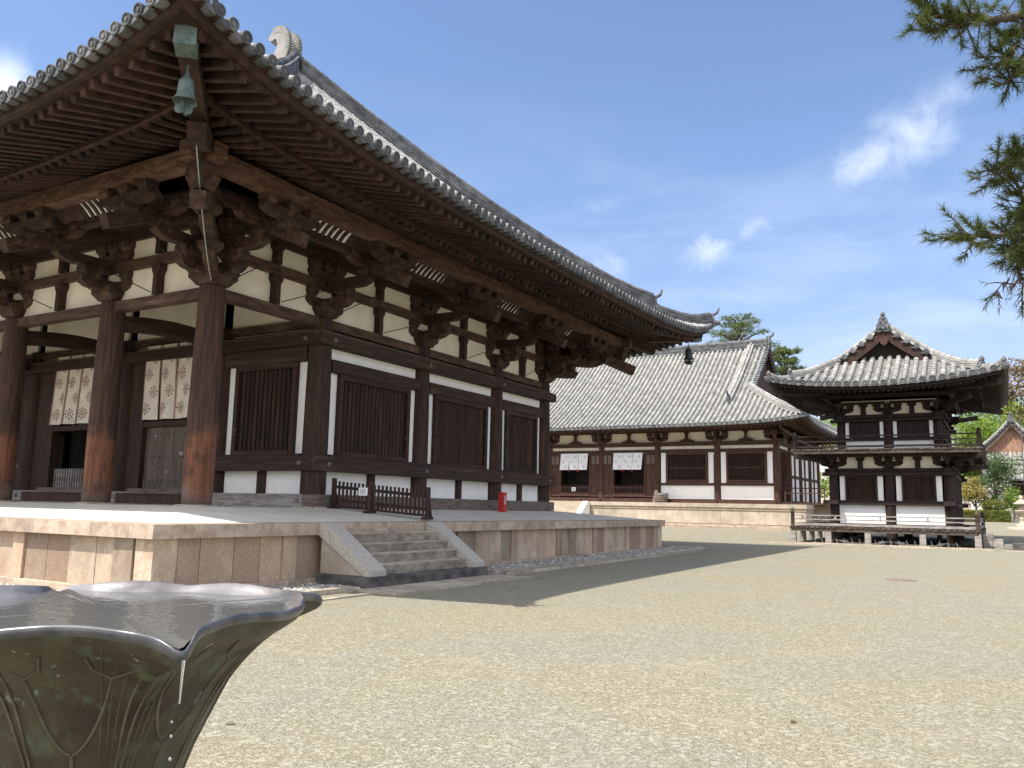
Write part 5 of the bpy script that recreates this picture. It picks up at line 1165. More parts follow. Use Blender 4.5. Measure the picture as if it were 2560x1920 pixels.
for X, Y, z, (bS, bE, bW, bN) in ((TX, TY, 3.35, (tS, tE, tW, tN)), (UX, UY, 5.735, (uS, uE, uW, uN))):
    for x in X:
        inst('bracket_set', tb, tower, (x, Y[0], z), -pi / 2); inst('bracket_set', tb, tower, (x, Y[-1], z), pi / 2)
    for y in Y: inst('bracket_set', tb, tower, (X[-1], y, z + .001), 0); inst('bracket_set', tb, tower, (X[0], y, z + .001), pi)
    up = z > 5
    for B in bS + bE + bW + bN:
        L = B.L; m = MB(); B.box(m, 0, L, -.05, .0, z - .01, z + (.62 if up else .50)); part('frieze_plaster', m, plaster_c, tower)
        m = MB(); strut(m, B, L / 2, z, z + .46, .20, .04)
        if up: B.box(m, .1, L - .1, -.08, .08, z + .46, z + .56)
        part('strut', m, wood_t, tower)
        p = MB()
        if up: B.box(p, .2, L - .2, -.05, .03, 4.222, 4.598); B.box(p, .20, .34, -.05, .05, 4.702, 5.405); B.box(p, L - .34, L - .20, -.05, .05, 4.702, 5.405)
        else: B.box(p, .21, L - .21, -.05, .03, .957, 1.757); B.box(p, .26, .48, -.05, .05, 1.95, 3.015); B.box(p, L - .48, L - .26, -.05, .05, 1.95, 3.015)
        part('plaster_panel', p, plaster, tower)
        if up:
            p = MB(); B.box(p, .342, L - .342, -.06, .02, 4.702, 5.405); B.box(p, .36, .44, .02, .06, 4.705, 5.40); B.box(p, L - .44, L - .36, .02, .06, 4.705, 5.40); B.box(p, .44, L - .44, .021, .058, 4.70, 4.78); part('shutter', p, wood_t, tower)
        else: lattice_window(tower, B, .482, L - .482, 1.95, 3.015, 13, .09, .03, .1, .045, wood_t, True)
# balcony
def veranda(root, x0, x1, y0, y1, zt, th, post_h, rails, nb, mat_deck, mat_rail, joist=True, post_mat=None):
    m = MB(); d = 1.15
    def planks(a, b, fixed0, fixed1, axis):
        u = a; n = int((b - a) / .21); w = (b - a) / n
        for k in range(n):
            j = rnd.uniform(-.012, .012)
            if axis == 'x': m.box(u + .02, u + w - .02, fixed0 + (j if fixed0 < fixed1 else 0), fixed1, zt - th, zt + rnd.uniform(-.003, .003), rnd.uniform(-1, 1))
            else: m.box(fixed0, fixed1 + j, u + .02, u + w - .02, zt - th, zt + rnd.uniform(-.003, .003), rnd.uniform(-1, 1))
            u += w
    planks(x0, x1, y0, y0 + d, 'x'); planks(x0, x1, y1 - d, y1, 'x'); planks(y0 + d, y1 - d, x0, x0 + d, 'y'); planks(y0 + d, y1 - d, x1 - d, x1, 'y'); part('deck', m, mat_deck, root)
    m = MB(); i = .10
    for a, b in (((x0 + i, y0 + i), (x1 - i, y0 + i)), ((x1 - i, y0 + i), (x1 - i, y1 - i)), ((x1 - i, y1 - i), (x0 + i, y1 - i)), ((x0 + i, y1 - i), (x0 + i, y0 + i))):
        m.bar((*a, zt - th - .07), (*b, zt - th - .07), .13, .135)
    part('deck_beam', m, mat_deck, root)
    for x, y in ((x0 + .14, y0 + .14), (x1 - .14, y0 + .14), (x1 - .14, y1 - .14), (x0 + .14, y1 - .14)):
        m = MB(); h = post_h; m.lathe([(.085, 0), (.085, h - .20), (.095, h - .19), (.095, h - .16), (.07, h - .15), (.09, h - .10), (.08, h - .05), (.03, h), (.001, h + .03)], (x, y, zt), 12); part('corner_post', m, post_mat or mat_rail, root)
    c = [(x0 + .14, y0 + .14), (x1 - .14, y0 + .14), (x1 - .14, y1 - .14), (x0 + .14, y1 - .14)]
    for k in range(4):
        a, b = Vector((*c[k], zt)), Vector((*c[(k + 1) % 4], zt)); m = MB(); dv = (b - a)
        for h, w in rails: m.bar(a + Vector((0, 0, h)), b + Vector((0, 0, h)), w, w)
        n = nb if k % 2 == 0 else nb + 2; top = rails[0][0]; mid = rails[1][0]
        for q in range(1, n):
            p = a + dv * (q / n); m.bar(p, p + Vector((0, 0, mid)), .075, .075)
            if q % 2 == 0: m.tube([p + Vector((0, 0, mid)), p + Vector((0, 0, mid + .05)), p + Vector((0, 0, (mid + top) / 2)), p + Vector((0, 0, top))], [.05, .055, .03, .05], 8)
        part('railing', m, mat_rail, root)
veranda(tower, 5.98, 13.42, 26.85, 36.75, 4.13, .07, .78, ((.55, .055), (.33, .05), (.10, .09)), 6, wood_gx, wood_t)
m = MB()
for k in range(17):
    x = 6.2 + k * .44; m.bar((x, 26.98, 3.985), (x, 28.2, 3.985), .08, .09)
for k in range(21):
    y = 27.2 + k * .46; m.bar((13.3, y, 3.985), (12.06, y, 3.985), .08, .09); m.bar((6.1, y, 3.985), (7.5, y, 3.985), .08, .09)
m.bar((6.5, 27.5, 3.88), (13.0, 27.5, 3.88), .15, .16); m.bar((12.8, 27.3, 3.88), (12.8, 36.3, 3.88), .15, .16); m.bar((6.7, 27.3, 3.88), (6.7, 36.3, 3.88), .15, .16)
part('balcony_joists', m, wood_t, tower)
for sx, sy in ((1, -1), (-1, -1), (1, 1), (-1, 1)):
    m = MB(); a = Vector((tcx + sx * 2.28, tcy + sy * 3.6, 3.62)); m.bar(a, a + Vector((sx * 1.35, sy * 1.35, .20)), .18, .2); part('corner_bracket_arm', m, wood_t, tower)
m = MB(); m.box(UX[0] - .6, UX[-1] + .6, UY[0] - .6, UY[-1] + .6, 4.08, 4.125); part('upper_floor', m, wood_t, tower)
te = 2.65; tzt = 6.70; tamp = .50; tlam = 1.9; thx = (UY[-1] - UY[0]) / 2; thy = (UX[-1] - UX[0]) / 2; TF = Frame(9.80, (UY[0] + UY[-1]) / 2, 1)
eaves(tower, TF, thx, thy, te, tzt, tamp, tlam, 1.6, 6.42, .30, .22, .05, .095, wood_t, 'ESNW', dp=.6)
ring_beam('eave_purlin', .55, 6.42, 6.58, .17, (wood_t, wood_t), .2, tower, TF, thx, thy)
for sx, sy in ((1, -1), (1, 1), (-1, -1), (-1, 1)):
    c = lambda d, z: TF.p(sx * (thx + d), sy * (thy + d), z); m = MB(); m.bar(c(0, 6.75), c(te - .25, 6.62), .2, .24); part('hip_rafter', m, wood_t, tower)
    m = MB(); m.bar(c(-.1, 5.92), c(1.3, 6.25), .18, .22); part('corner_bracket_arm', m, wood_t, tower)
tP = lambda t: 6.70 + 1.95 * t + .95 * t * t
TR = Roof(TF, thx + te, thy + te, thy + te, tP, tamp, tlam, gx=3.12, ov=.45)
tl = MB(); un = MB()
for f in 'ESNW': TR.tiles(tl, f, .36, .112, .34, un)
troof = part('roof', tl, tile_m, tower); part('roof_boards', un, wood_e, troof)
for f in 'ESNW':
    m = MB(); TR.eave_ends(m, f, .36, .115, True); part('eave_end_tiles', m, tile_d, troof)
for s in (1, -1): gable_set(tower, troof, TR, s, wood_rd, .125, .40, True, .30, .32, .16, .62, horn=False, wallm=black_in, two=True, vs=.36)  # gable wall painted black for the shade of its recess
m = MB(); ridge(m, [TF.p(-3.5, 0, 9.52), TF.p(0, 0, 9.50), TF.p(3.5, 0, 9.52)], .36, .36, 4, .1); part('main_ridge', m, tile_d, troof)
# the raised terrace round the tower foot
ter = thing('railed_terrace', 'low weathered wooden terrace with railing round the foot of the tower', 'terrace', (tcx, tcy, G))
veranda(ter, 5.90, 13.20, 26.3, 37.0, .80, .065, .78, ((.47, .05), (.30, .05), (.09, .10)), 8, wood_gx, wood_g, post_mat=wood_gx)
pm = MB(); pm.hexa([(-.12, -.12, 0), (.12, -.12, 0), (.12, .12, 0), (-.12, .12, 0), (-.11, -.11, .6), (.11, -.11, .6), (.11, .11, .6), (-.11, .11, .6)]); pme = pm.mesh('post', wood_g)
for x in (6.05, 7.5, 9.05, 11.1, 13.05): 
    for y in (26.45, 36.8): inst('post', pme, ter, (x, y, gz(y) + .005))
for y in (28.5, 30.5, 32.5, 34.5): inst('post', pme, ter, (6.05, y, gz(y))); inst('post', pme, ter, (13.05, y, gz(y)))
m = MB()
for k in range(3): m.box(13.22 + .33 * k, 13.56 + .33 * k, 27.2, 29.2, .1, .66 - .2 * k, rnd.uniform(-1, 1))
part('end_steps', m, wood_g, ter)
kerb('terrace_kerb', (5.6, 13.6, 26.05, 26.2, G + .04), (5.2, 15.0, 25.35, 25.48, G + .02))
m = MB()
for x in TX:
    for y in TY: m.lathe([(.001, .12), (.5, .10), (.62, -.05)], (x + rnd.uniform(-.05, .05), y, gz(y)), 10)
tag(part('tower_base_stones', m, stone_d), 'dark rounded base stones under the tower terrace', 'base stones', kind='structure')
st_m = MB(); st_m.tube([(0, 0, 0), (.015, 0, .10), (-.01, .0, .18), (-.035, 0, .24)], [.009, .010, .010, .007], 6); sme = st_m.mesh('guard_spike', white_m)
k = 0
for x in [6.9 + .30 * i for i in range(19)]:
    if min(abs(x - v) for v in (7.5, 9.05, 11.1)) > .16:
        o = inst('guard_spike', sme, None, (x, 26.6 + rnd.uniform(-.03, .03), gz(26.6) + .0), rnd.uniform(-.4, .4)); tag(o, 'pale bent guard spike standing in the row under the terrace front', 'spike', 'bent spikes under the terrace edge')
m = MB(); m.box(14.2, 15.6, 26.9, 28.3, .1, .34); tag(part('stone_block', m, stone_d, None, (14.9, 27.6, .13)), 'low dark stone block at the right edge beside the tower terrace', 'stone block')
# ================================================================ vegetation and garden
def leaves(mb, clusters, n, size, aspect=1.6, per=10, flat=0.5, spread=.35, shell=.55):
    """leaf-sized quads gathered in clumps through ellipsoids (cx,cy,cz,rx,ry,rz)"""
    vol = [c[3] * c[4] * c[5] for c in clusters]; tot = sum(vol)
    for c, v in zip(clusters, vol):
        for _ in range(max(3, int(n * v / tot / per))):
            while True:
                p = Vector((rnd.uniform(-1, 1), rnd.uniform(-1, 1), rnd.uniform(-1, 1)))
                if shell < p.length <= 1 or (p.length <= 1 and rnd.random() < .25): break
            cc = Vector((c[0] + p.x * c[3], c[1] + p.y * c[4], c[2] + p.z * c[5])); tone = rnd.uniform(-.7, .7); s_ = spread * (c[3] * c[4] * c[5]) ** (1 / 3)
            for _k in range(per):
                q = cc + Vector((rnd.gauss(0, s_), rnd.gauss(0, s_), rnd.gauss(0, s_ * .6))); L = size * rnd.uniform(.6, 1.3)
                nrm = Vector((rnd.gauss(0, 1), rnd.gauss(0, 1), rnd.gauss(flat, 1))).normalized(); a = nrm.orthogonal().normalized(); a.rotate(Matrix.Rotation(rnd.uniform(0, 6.28), 3, nrm)); b = nrm.cross(a) * L / aspect / 2; a = a * L / 2
                mb.add([q - a, q - b * .9, q + a, q + b * .9], [(0, 1, 2, 3)], max(-1, min(1, tone + rnd.uniform(-.4, .4))), False)
def tree(name, label, cat, base, trunk, limbs, clusters, n, size, mat, r0=.2, group=None, **kw):
    t = thing(name, label, cat, base, group); m = MB(); P = [Vector(base)] + [Vector(p) for p in trunk]
    m.tube(P, [r0 * (1 - .75 * i / (len(P) - 1)) for i in range(len(P))], 9)
    for l in limbs: m.tube(l, [r0 * .38 * (1 - .75 * i / (len(l) - 1)) for i in range(len(l))], 7)
    part('trunk', m, bark_m, t); m = MB(); leaves(m, clusters, n, size, **kw); part('crown', m, mat, t); return t
def broad(name, label, cat, x, y, h, w, n, size, mat, group=None, cz=.62, **kw):
    g0 = gz2(x, y); cl = []
    for _ in range(9):
        a = rnd.uniform(0, 6.28); rr = rnd.uniform(.15, .62) * w; s = rnd.uniform(.28, .45) * w; zz = g0 + h * (cz + rnd.uniform(-.28, .24)); cl.append((x + rr * cos(a), y + rr * sin(a), min(zz, g0 + h - s * .6), s, s, s * rnd.uniform(.55, .8)))
    cl.append((x, y, g0 + h - w * .24, w * .36, w * .36, w * .26))
    return tree(name, label, cat, (x, y, g0 - .1), [(x + .1, y, g0 + h * .35), (x - .1, y + .1, g0 + h * .7)], [[(x, y, g0 + h * .33), ((x + c[0]) / 2, (y + c[1]) / 2, g0 + h * .5), c[:3]] for c in cl[:6]], cl, n, size, mat, .03 * h, group, **kw)
def far_pine(label, x, y, pads, base_r, seed):
    g0 = gz2(x, y); top = max(p[2] for p in pads); limbs = []
    for p in pads: limbs.append([(x + (p[0] - x) * .1, y, p[2] - .9), (x + (p[0] - x) * .6, y + (p[1] - y) * .6, p[2] - .25), (p[0], p[1], p[2])])
    return tree('pine_tree', label, 'tree', (x, y, g0 - .1), [(x + .4, y, g0 + 5), (x - .3, y, g0 + 11), (x, y, top - .6)], limbs, pads, 11000, .36, pine_m, base_r, 'pines beyond the long low hall', aspect=5.0, per=16, spread=.26, shell=.2)
def pads(x, y, zs, spread, n):
    out = []
    for i in range(n):
        f = i / (n - 1); z = zs[0] + (zs[1] - zs[0]) * f; a = i * 2.4 + rnd.uniform(-.5, .5); r = spread * (1 - f ** 2 * .75) * rnd.uniform(.35, 1.0); s = spread * rnd.uniform(.22, .36); out.append((x + r * cos(a), y + r * sin(a) * .8, z + rnd.uniform(-.2, .2), s, s, s * .20))
    return out
far_pine('sunlit pine crown rising above the ridge of the long low hall', -9.4, 76, pads(-9.4, 76, (16.0, 21.8), 4.6, 30), .35, 1)
far_pine('second pine behind the gable end of the low hall, left of the tower roof', -4.2, 74, pads(-4.2, 74, (12.0, 17.8), 3.2, 26), .32, 2)
# bright trees seen through the gap and beyond the tower
broad('maple_tree', 'bright green tree in the gap between the low hall and the tower', 'tree', 2.3, 74, 12.0, 6.5, 7000, .30, maple_m)
broad('maple_tree', 'bright green maple rising behind the gabled roof at the right edge', 'tree', 14.4, 88, 12.0, 5.2, 9000, .28, maple_m)
broad('maple_tree', 'yellow-green maple right behind the upper balcony of the tower', 'tree', 11.9, 84, 10.2, 4.6, 8000, .28, maple_m)
broad('green_shrub', 'low bright shrub in the gap left of the tower, under the taller green tree', 'shrub', 1.9, 71, 6.5, 4.2, 5000, .26, maple_m, None, .45)
broad('broadleaf_tree', 'dark green tree between the tower eave and the bright maples', 'tree', 11.4, 96, 12.6, 5.5, 6000, .32, green_m)
broad('broadleaf_tree', 'tall russet tree at the right edge beyond the tower roof', 'tree', 16.4, 92, 17.0, 4.0, 6500, .32, russet_m)
broad('broadleaf_tree', 'dark leafy tree hidden partly by the tower body', 'tree', 7.6, 88, 11, 6, 5000, .34, darkg_m)
broad('broadleaf_tree', 'green tree farther right beyond the gabled building', 'tree', 23, 96, 13, 7, 5000, .36, green_m)
broad('broadleaf_tree', 'deep green tree behind the veranda of the low hall', 'tree', 5.0, 92, 12, 6, 5000, .36, darkg_m)
broad('yellow_shrub_tree', 'small yellow-leaved tree beside the tower in the garden', 'tree', 12.1, 62.6, 3.3, 1.5, 3200, .17, yellow_m, None, .6)
broad('garden_tree', 'grey-green garden tree in front of the gabled building', 'tree', 13.5, 64, 5.2, 2.3, 4200, .17, green_m, None, .66)
broad('garden_tree', 'leafy green shrub beside the topiary bush under the gate roof', 'shrub', 14.6, 63.4, 2.6, 1.3, 2200, .16, maple_m, None, .55)
# clipped topiary
gx_, gy_ = 13.45, 61.4; g0 = gz2(gx_, gy_); t = thing('topiary_bush', 'round clipped yellow-green bush above the hedge', 'bush', (gx_, gy_, g0)); m = MB()
for a in range(5): m.tube([(gx_, gy_, g0), (gx_ + .3 * cos(a * 1.3), gy_ + .3 * sin(a * 1.3), g0 + .6), (gx_ + .6 * cos(a * 1.3), gy_ + .5 * sin(a * 1.3), g0 + 1.1)], [.06, .045, .02], 6)
part('trunk', m, bark_m, t); m = MB(); leaves(m, [(gx_, gy_, g0 + 1.2, .92, .85, .42)], 5200, .085, 1.5, 8, .8, .05, .86); part('crown', m, hedge_m, t)
# hedge
m = MB(); hx0, hx1, hy0 = 9.6, 14.35, 60.2; g0 = gz2(12, hy0)
for _ in range(9000):
    f = rnd.choice((0, 0, 0, 1, 1, 2)); q = Vector((rnd.uniform(hx0, hx1), hy0 + (rnd.uniform(-.04, .03) if f == 0 else rnd.uniform(0, .8)), g0 + (rnd.uniform(0, .80) if f != 1 else .80 + rnd.gauss(0, .025))))
    if f == 2: q.x = rnd.choice((hx0, hx1)) + rnd.gauss(0, .03)
    L = rnd.uniform(.05, .10); nrm = Vector((rnd.gauss(0, 1), rnd.gauss(-.5, 1), rnd.gauss(.5, 1))).normalized(); a = nrm.orthogonal().normalized() * L; b = nrm.cross(a) * .5
    m.add([q - a, q - b, q + a, q + b], [(0, 1, 2, 3)], rnd.uniform(-1, 1), False)
m.box(hx0 + .05, hx1 - .05, hy0 + .05, hy0 + .75, g0, g0 + .76, -.8)
tag(part('hedge', m, hedge_m, None, (12, hy0, g0)), 'low clipped yellow-green hedge across the far end of the court', 'hedge')
# cycad
t = thing('cycad', 'dark spiky cycad with arching fronds behind the topiary bush', 'plant', (13.1, 63.2, gz2(13.1, 63.2))); x, y, z = 13.1, 63.2, gz2(13.1, 63.2)
m = MB(); m.tube([(x, y, z), (x, y, z + 1.3)], [.2, .16], 10); part('trunk', m, bark_m, t); m = MB()
for k in range(44):
    a = rnd.uniform(0, 6.28); L = rnd.uniform(.9, 1.35); up = rnd.uniform(.3, 1.4); d = Vector((cos(a), sin(a), 0)); pv = None; sd = Vector((-sin(a), cos(a), 0))
    for j in range(7):
        f = j / 6; p = Vector((x, y, z + 1.3)) + d * (L * f) + Vector((0, 0, up * f * L - .75 * L * f * f)); w = .11 * sin(pi * (.15 + .8 * f))
        if pv: m.quad(pv[0] - sd * pv[1] + Vector((0, 0, .03)), pv[0], p, p - sd * w + Vector((0, 0, .03)), rnd.uniform(-1, 1)); m.quad(pv[0], pv[0] + sd * pv[1] + Vector((0, 0, .03)), p + sd * w + Vector((0, 0, .03)), p, rnd.uniform(-1, 1))
        pv = (p, w)
part('fronds', m, darkg_m, t)
# garden rocks
for k, (rx_, ry_, rh_, lb) in enumerate(((12.75, 61.9, 1.35, 'tall pale garden rock between the yellow tree and the cycad'), (12.2, 61.2, .7, 'lower grey garden rock behind the hedge'))):
    m = MB(); g0 = gz2(rx_, ry_); m.lathe([(.001, rh_), (.16, rh_ * .93), (.28, rh_ * .7), (.38, rh_ * .4), (.45, .15), (.47, -.1)], (rx_, ry_, g0), 14, 0, lambda q, r, zz: 1 + .25 * sin(3 * q + zz * 4 + k) + .12 * sin(7 * q - zz * 6)); tag(part('garden_rock', m, stone_g, None, (rx_, ry_, g0)), lb, 'rock')
# small notice shelter
x, y = 11.55, 60.9; z = gz2(x, y); t = thing('notice_shelter', 'small gable-roofed wooden notice stand beside the tower post', 'notice stand', (x, y, z))
m = MB(); m.bar((x - .3, y, z), (x - .3, y, z + 1.2), .07, .07, 0, (0, 1, 0)); m.bar((x + .3, y, z), (x + .3, y, z + 1.2), .07, .07, 0, (0, 1, 0)); m.bar((x - .3, y, z + .55), (x + .3, y, z + .55), .05, .05); part('posts', m, wood_gd, t)
m = MB(); m.box(x - .36, x + .36, y - .05, y - .01, z + .85, z + 1.35); part('board', m, stone_p, t)
m = MB(); m.prism([(x - .5, y - .25, z + 1.33), (x, y - .25, z + 1.62), (x + .5, y - .25, z + 1.33), (x + .5, y - .25, z + 1.38), (x, y - .25, z + 1.67), (x - .5, y - .25, z + 1.38)], (0, .5, 0)); part('roof', m, wood_gd, t)
# stone lantern on its round plinth
x, y = 14.95, 49; z = gz2(x, y); t = thing('stone_lantern', 'grey stone lantern on a round plinth at the right edge of the court', 'lantern', (x, y, z))
m = MB(); m.lathe([(.85, -.05), (.85, .12), (.8, .15), (.001, .15)], (x, y, z), 24); part('plinth', m, stone_s, t)
m = MB(); m.lathe([(.40, .15), (.40, .24), (.30, .32), (.17, .36), (.155, .6), (.19, .64), (.155, .68), (.155, .94), (.2, .97), (.37, 1.10), (.38, 1.18), (.001, 1.18)], (x, y, z), 18); part('shaft', m, stone_s, t)
m = MB(); m.lathe([(.21, 1.18), (.21, 1.50), (.001, 1.50)], (x, y, z), 6); part('light_chamber', m, stone_s, t)
m = MB(); m.lathe([(.22, 1.50), (.46, 1.53), (.47, 1.58), (.30, 1.68), (.16, 1.80), (.08, 1.86), (.11, 1.90), (.12, 1.96), (.06, 2.04), (.001, 2.10)], (x, y, z), 18); part('cap', m, stone_s, t)
# thin pole, bamboo fence
x, y = 15.02, 40; z = gz2(x, y); m = MB(); m.tube([(x, y, z), (x - .02, y, z + 6.4)], [.035, .022], 8); tag(part('thin_pole', m, iron, None, (x, y, z)), 'thin tall dark pole standing near the right edge', 'pole')
t = thing('picket_fence', 'dark garden fence of thin pales right of the hedge', 'fence', (15, 60.3, gz2(15, 60.3))); z = gz2(15, 60.3); m = MB()
for k in range(28): m.box(14.45 + k * .13, 14.50 + k * .13, 60.28, 60.32, z, z + .95 + rnd.uniform(-.03, .03))
part('pales', m, wood_gd, t); m = MB(); m.box(14.4, 18.1, 60.32, 60.36, z + .3, z + .36); m.box(14.4, 18.1, 60.32, 60.36, z + .7, z + .76); part('rails', m, wood_gd, t)
# plastered wall with tiled top behind the garden
def tiled_top(mb, x0, x1, y, z, w):
    for sg in (-1, 1): mb.hexa([(x0, y, z + .28), (x1, y, z + .28), (x1, y + sg * w, z), (x0, y + sg * w, z), (x0, y, z + .34), (x1, y, z + .34), (x1, y + sg * w, z + .06), (x0, y + sg * w, z + .06)])
    n = int((x1 - x0) / .3)
    for k in range(n + 1):
        x = x0 + (x1 - x0) * k / n
        for sg in (-1, 1): mb.cyl((x, y, z + .35), (x, y + sg * (w + .02), z + .065), .075, None, 8, rnd.uniform(-1, 1))
    mb.cyl((x0, y, z + .42), (x1, y, z + .42), .12, None, 10)
x0, x1, y = 9.2, 14.4, 67; z = gz2(12, 65); t = thing('garden_wall', 'white plastered garden wall with a tiled coping behind the shrubs', 'wall', (10, y, z))
m = MB(); m.box(x0, x1, y - .18, y + .18, z, z + 2.35); part('wall_body', m, plaster, t); m = MB(); tiled_top(m, x0, x1, y, z + 2.35, .5); part('tiled_coping', m, tile_m, t)
m = MB(); m.box(x0, x1, y - .2, y + .2, z - .1, z + .5); part('base', m, stone_p, t)
# lattice gate house at the right edge
x0, x1, y = 14.6, 21, 66.5; t = thing('gate_house', 'low white walled gate house with tiled eave and dark lattice window at the right edge', 'building', (17, y, z))
m = MB(); m.box(x0, x1, y, y + 4, z, z + 3.0); part('wall', m, plaster, t)
m = MB(); m.box(x0 + .1, x0 + 2.6, y - .06, y - .01, z + 2.05, z + 2.95); m.box(x0 - .1, x1, y - .12, y - .005, z + 3.0, z + 3.25); part('lattice', m, wood_v, t)
m = MB(); 
for k in range(9): m.box(x0 + .12 + k * .3, x0 + .17 + k * .3, y - .10, y - .061, z + .5, z + 1.9)
m.box(x0 + .1, x0 + 2.6, y - .10, y - .05, z + 1.2, z + 1.28); m.box(x0 + .9, x0 + 2.0, y - .12, y - .06, z + .9, z + 1.6); part('grille', m, wood_r, t)
m = MB(); n = int((x1 - x0 + 1) / .3)
m.hexa([(x0 - .6, y - .9, z + 3.2), (x1, y - .9, z + 3.2), (x1, y + 2, z + 4.5), (x0 - .6, y + 2, z + 4.5), (x0 - .6, y - .9, z + 3.27), (x1, y - .9, z + 3.27), (x1, y + 2, z + 4.57), (x0 - .6, y + 2, z + 4.57)])
for k in range(n + 1): xx = x0 - .55 + k * .3; m.cyl((xx, y - .93, z + 3.28), (xx, y + 2, z + 4.59), .085, None, 8, rnd.uniform(-1, 1))
m.cyl((x0 - .6, y + 2, z + 4.7), (x1, y + 2, z + 4.7), .2, None, 10); part('roof', m, tile_m, t)
# gabled hall beyond
x, y = 15.0, 76.0; z = gz2(x, 65); t = thing('gabled_hall', 'hall with a brown boarded gable and curved tiled roof beyond the garden', 'building', (x, y + 6, z))
m = MB(); m.box(x - 2.6, x + 2.6, y, y + 12, z, z + 5.2); part('wall', m, plaster, t); m = MB(); m.box(x - 2.7, x + 2.7, y - .1, y - .01, z + 4.6, z + 5.25)
for k in range(5): m.box(x - 2.65 + k * 1.27, x - 2.45 + k * 1.27, y - .08, y - .005, z, z + 4.6)
part('timber_frame', m, wood_r, t)
GF = Frame(x, y + 6, 1); GP = lambda t_: (z + 5.25) + 1.9 * t_ + 1.75 * t_ * t_
GR = Roof(GF, 7.6, 4.3, 4.3, GP, .25, 1.6, gx=6.2, ov=.5); tl = MB(); un = MB()
for f in 'ESNW': GR.tiles(tl, f, .34, .10, .4, un)
gr = part('roof', tl, tile_m, t); part('roof_boards', un, wood_e, gr)
for f in 'SWN': m = MB(); GR.eave_ends(m, f, .34, .10, False); part('eave_end_tiles', m, tile_d, gr)
gable_set(t, gr, GR, -1, wood_gd, .1, .34, True, .34, .34, .25, .62, horn=False, wallm=material('gable_boards', (0.22, 0.12, 0.075), (0.34, 0.20, 0.13), (6, 6, 1), 2, .8))
m = MB(); ridge(m, [GF.p(-6.6, 0, GP(1) + .02), GF.p(6.6, 0, GP(1) + .02)], .4, .4, 4, .1); part('main_ridge', m, tile_d, gr)
# ================================================================ overhanging pine at the right
pt = thing('overhanging_pine', 'pine tree whose drooping needled branches hang in from the right edge close to the camera', 'tree', (17.3, -2.4, 0))
m = MB(); m.tube([(17.3, -2.4, -.1), (17.2, -2.5, 2.5), (17.45, -2.3, 5.2), (17.1, -2.5, 8.0), (17.3, -2.3, 10.5)], [.30, .25, .21, .15, .07], 12); part('trunk', m, bark_m, pt)
BR = [[(17.3, -2.4, 6.6), (16.2, -2.9, 6.5), (15.4, -3.2, 6.15), (14.91, -3.55, 5.79), (14.53, -3.94, 5.44), (14.3, -4.17, 5.28), (14.0, -4.55, 5.13), (13.68, -4.84, 5.10), (13.6, -4.91, 5.21)],
      [(14.3, -4.17, 5.28), (14.24, -4.27, 5.0), (14.11, -4.43, 4.79)], [(14.0, -4.55, 5.13), (13.86, -4.68, 5.04), (13.68, -4.83, 4.96)], [(14.53, -3.94, 5.44), (14.34, -4.1, 5.06), (14.22, -4.25, 4.78), (14.12, -4.35, 4.66)],
      [(17.35, -2.4, 5.2), (16.2, -2.7, 5.2), (15.3, -3.0, 4.95), (14.85, -3.27, 4.66), (14.47, -3.65, 4.18), (14.25, -3.83, 3.81), (14.12, -3.98, 3.57), (13.93, -4.2, 3.52), (13.77, -4.4, 3.48)],
      [(14.25, -3.83, 3.81), (14.16, -4.03, 3.99), (14.04, -4.22, 4.03)], [(14.35, -3.69, 4.01), (14.27, -3.88, 4.19), (14.16, -4.06, 4.2)], [(14.25, -3.83, 3.81), (14.19, -3.93, 3.49), (14.16, -3.9, 3.24), (14.16, -3.86, 2.99)],
      [(14.16, -3.9, 3.24), (14.06, -4.06, 3.15), (13.96, -4.1, 3.06)], [(14.19, -3.93, 3.49), (14.11, -4.01, 3.38)], [(14.85, -3.27, 4.66), (14.62, -3.6, 4.69), (14.5, -3.75, 4.66)],
      [(17.2, -2.4, 7.6), (17.8, -1.2, 7.8), (18.4, -.2, 7.7)], [(17.3, -2.4, 6.0), (18.4, -2.9, 6.1), (19.3, -3.4, 5.9)], [(17.2, -2.4, 8.6), (16.6, -1.6, 8.9), (16.3, -.9, 8.9)]]
RAD = [.075, .016, .016, .02, .065, .016, .016, .018, .010, .010, .022, .05, .05, .05]
wd = MB(); nd = MB()
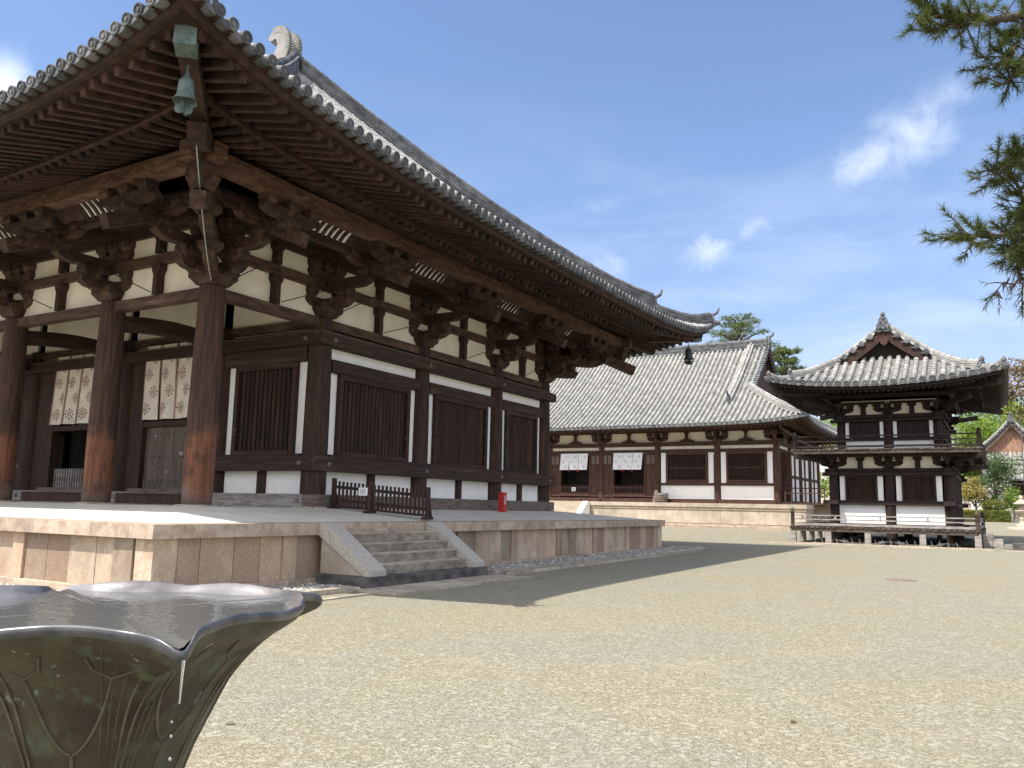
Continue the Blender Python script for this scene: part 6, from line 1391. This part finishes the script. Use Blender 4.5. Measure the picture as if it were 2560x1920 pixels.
def tuft(p, d, n=34, L=.095, old=False):
    d = d.normalized()
    for _ in range(n):
        v = Vector((rnd.gauss(0, 1), rnd.gauss(0, 1), rnd.gauss(.12, 1))).normalized(); v = (v + d * rnd.uniform(.5, 1.5)).normalized(); l = L * rnd.uniform(.7, 1.15); s = v.orthogonal().normalized(); s.rotate(Matrix.Rotation(rnd.uniform(0, 6.28), 3, v)); s *= .0026
        q = p + d * rnd.uniform(-.05, .05); e = q + v * l + Vector((0, 0, -.012)); nd.add([q - s, q + s, e], [(0, 1, 2)], rnd.uniform(-1, 1), False)
for b, r in zip(BR, RAD):
    pts = [Vector(q) for q in b]; fine = []
    for i in range(len(pts) - 1):
        for k in range(4): fine.append(pts[i].lerp(pts[i + 1], k / 4) + Vector((rnd.gauss(0, .012), rnd.gauss(0, .012), rnd.gauss(0, .012))))
    fine.append(pts[-1]); wd.tube(fine, [max(.005, r * (1 - .85 * i / (len(fine) - 1))) for i in range(len(fine))], 7)
    near = [i for i, p in enumerate(fine) if p.x < 14.75 or r == .05]
    for i in near:
        d0 = (fine[min(i + 1, len(fine) - 1)] - fine[max(0, i - 1)]).normalized()
        bare = fine[i].z < 3.32 and fine[i].x > 13.9
        for k in range(3 if not bare else 2):
            v = Vector((rnd.gauss(0, 1), rnd.gauss(0, 1), rnd.gauss(.25 if not bare else -.4, .7))).normalized(); v = (v + d0 * .7).normalized(); L = rnd.uniform(.07, .24) if fine[i].z > 3.32 else rnd.uniform(.04, .12); tip = fine[i] + v * L
            wd.tube([fine[i], fine[i] + v * L * .55 + Vector((0, 0, .01)), tip], [.006, .005, .003], 5, False)
            if not bare: tuft(tip, v + Vector((0, 0, .35)), 64); (rnd.random() < .72) and tuft(fine[i].lerp(tip, .55), v + Vector((0, 0, .2)), 34)
            elif rnd.random() < .6: tuft(tip, v, 12, .07)
    tuft(fine[-1], d0, 46)
part('branches', wd, bark_m, pt); part('needles', nd, needle_m, pt)

# a fallen leaf on the gravel
for (x, y, a, lb) in ((9.52, -7.42, .4, 'small orange fallen leaf on the gravel beside the basin'), (12.6, -5.2, 1.4, 'tiny brown fallen leaf alone on the open gravel')):
    z = gz(y) + .006; m = MB(); m.add([(x + .05 * cos(a), y + .05 * sin(a), z + .006), (x + .02 * sin(a), y - .02 * cos(a), z + .012), (x - .045 * cos(a), y - .045 * sin(a), z), (x - .02 * sin(a), y + .02 * cos(a), z + .012)], [(0, 1, 2, 3)], .1)
    tag(part('fallen_leaf', m, russet_m, None, (x, y, z)), lb, 'leaf')
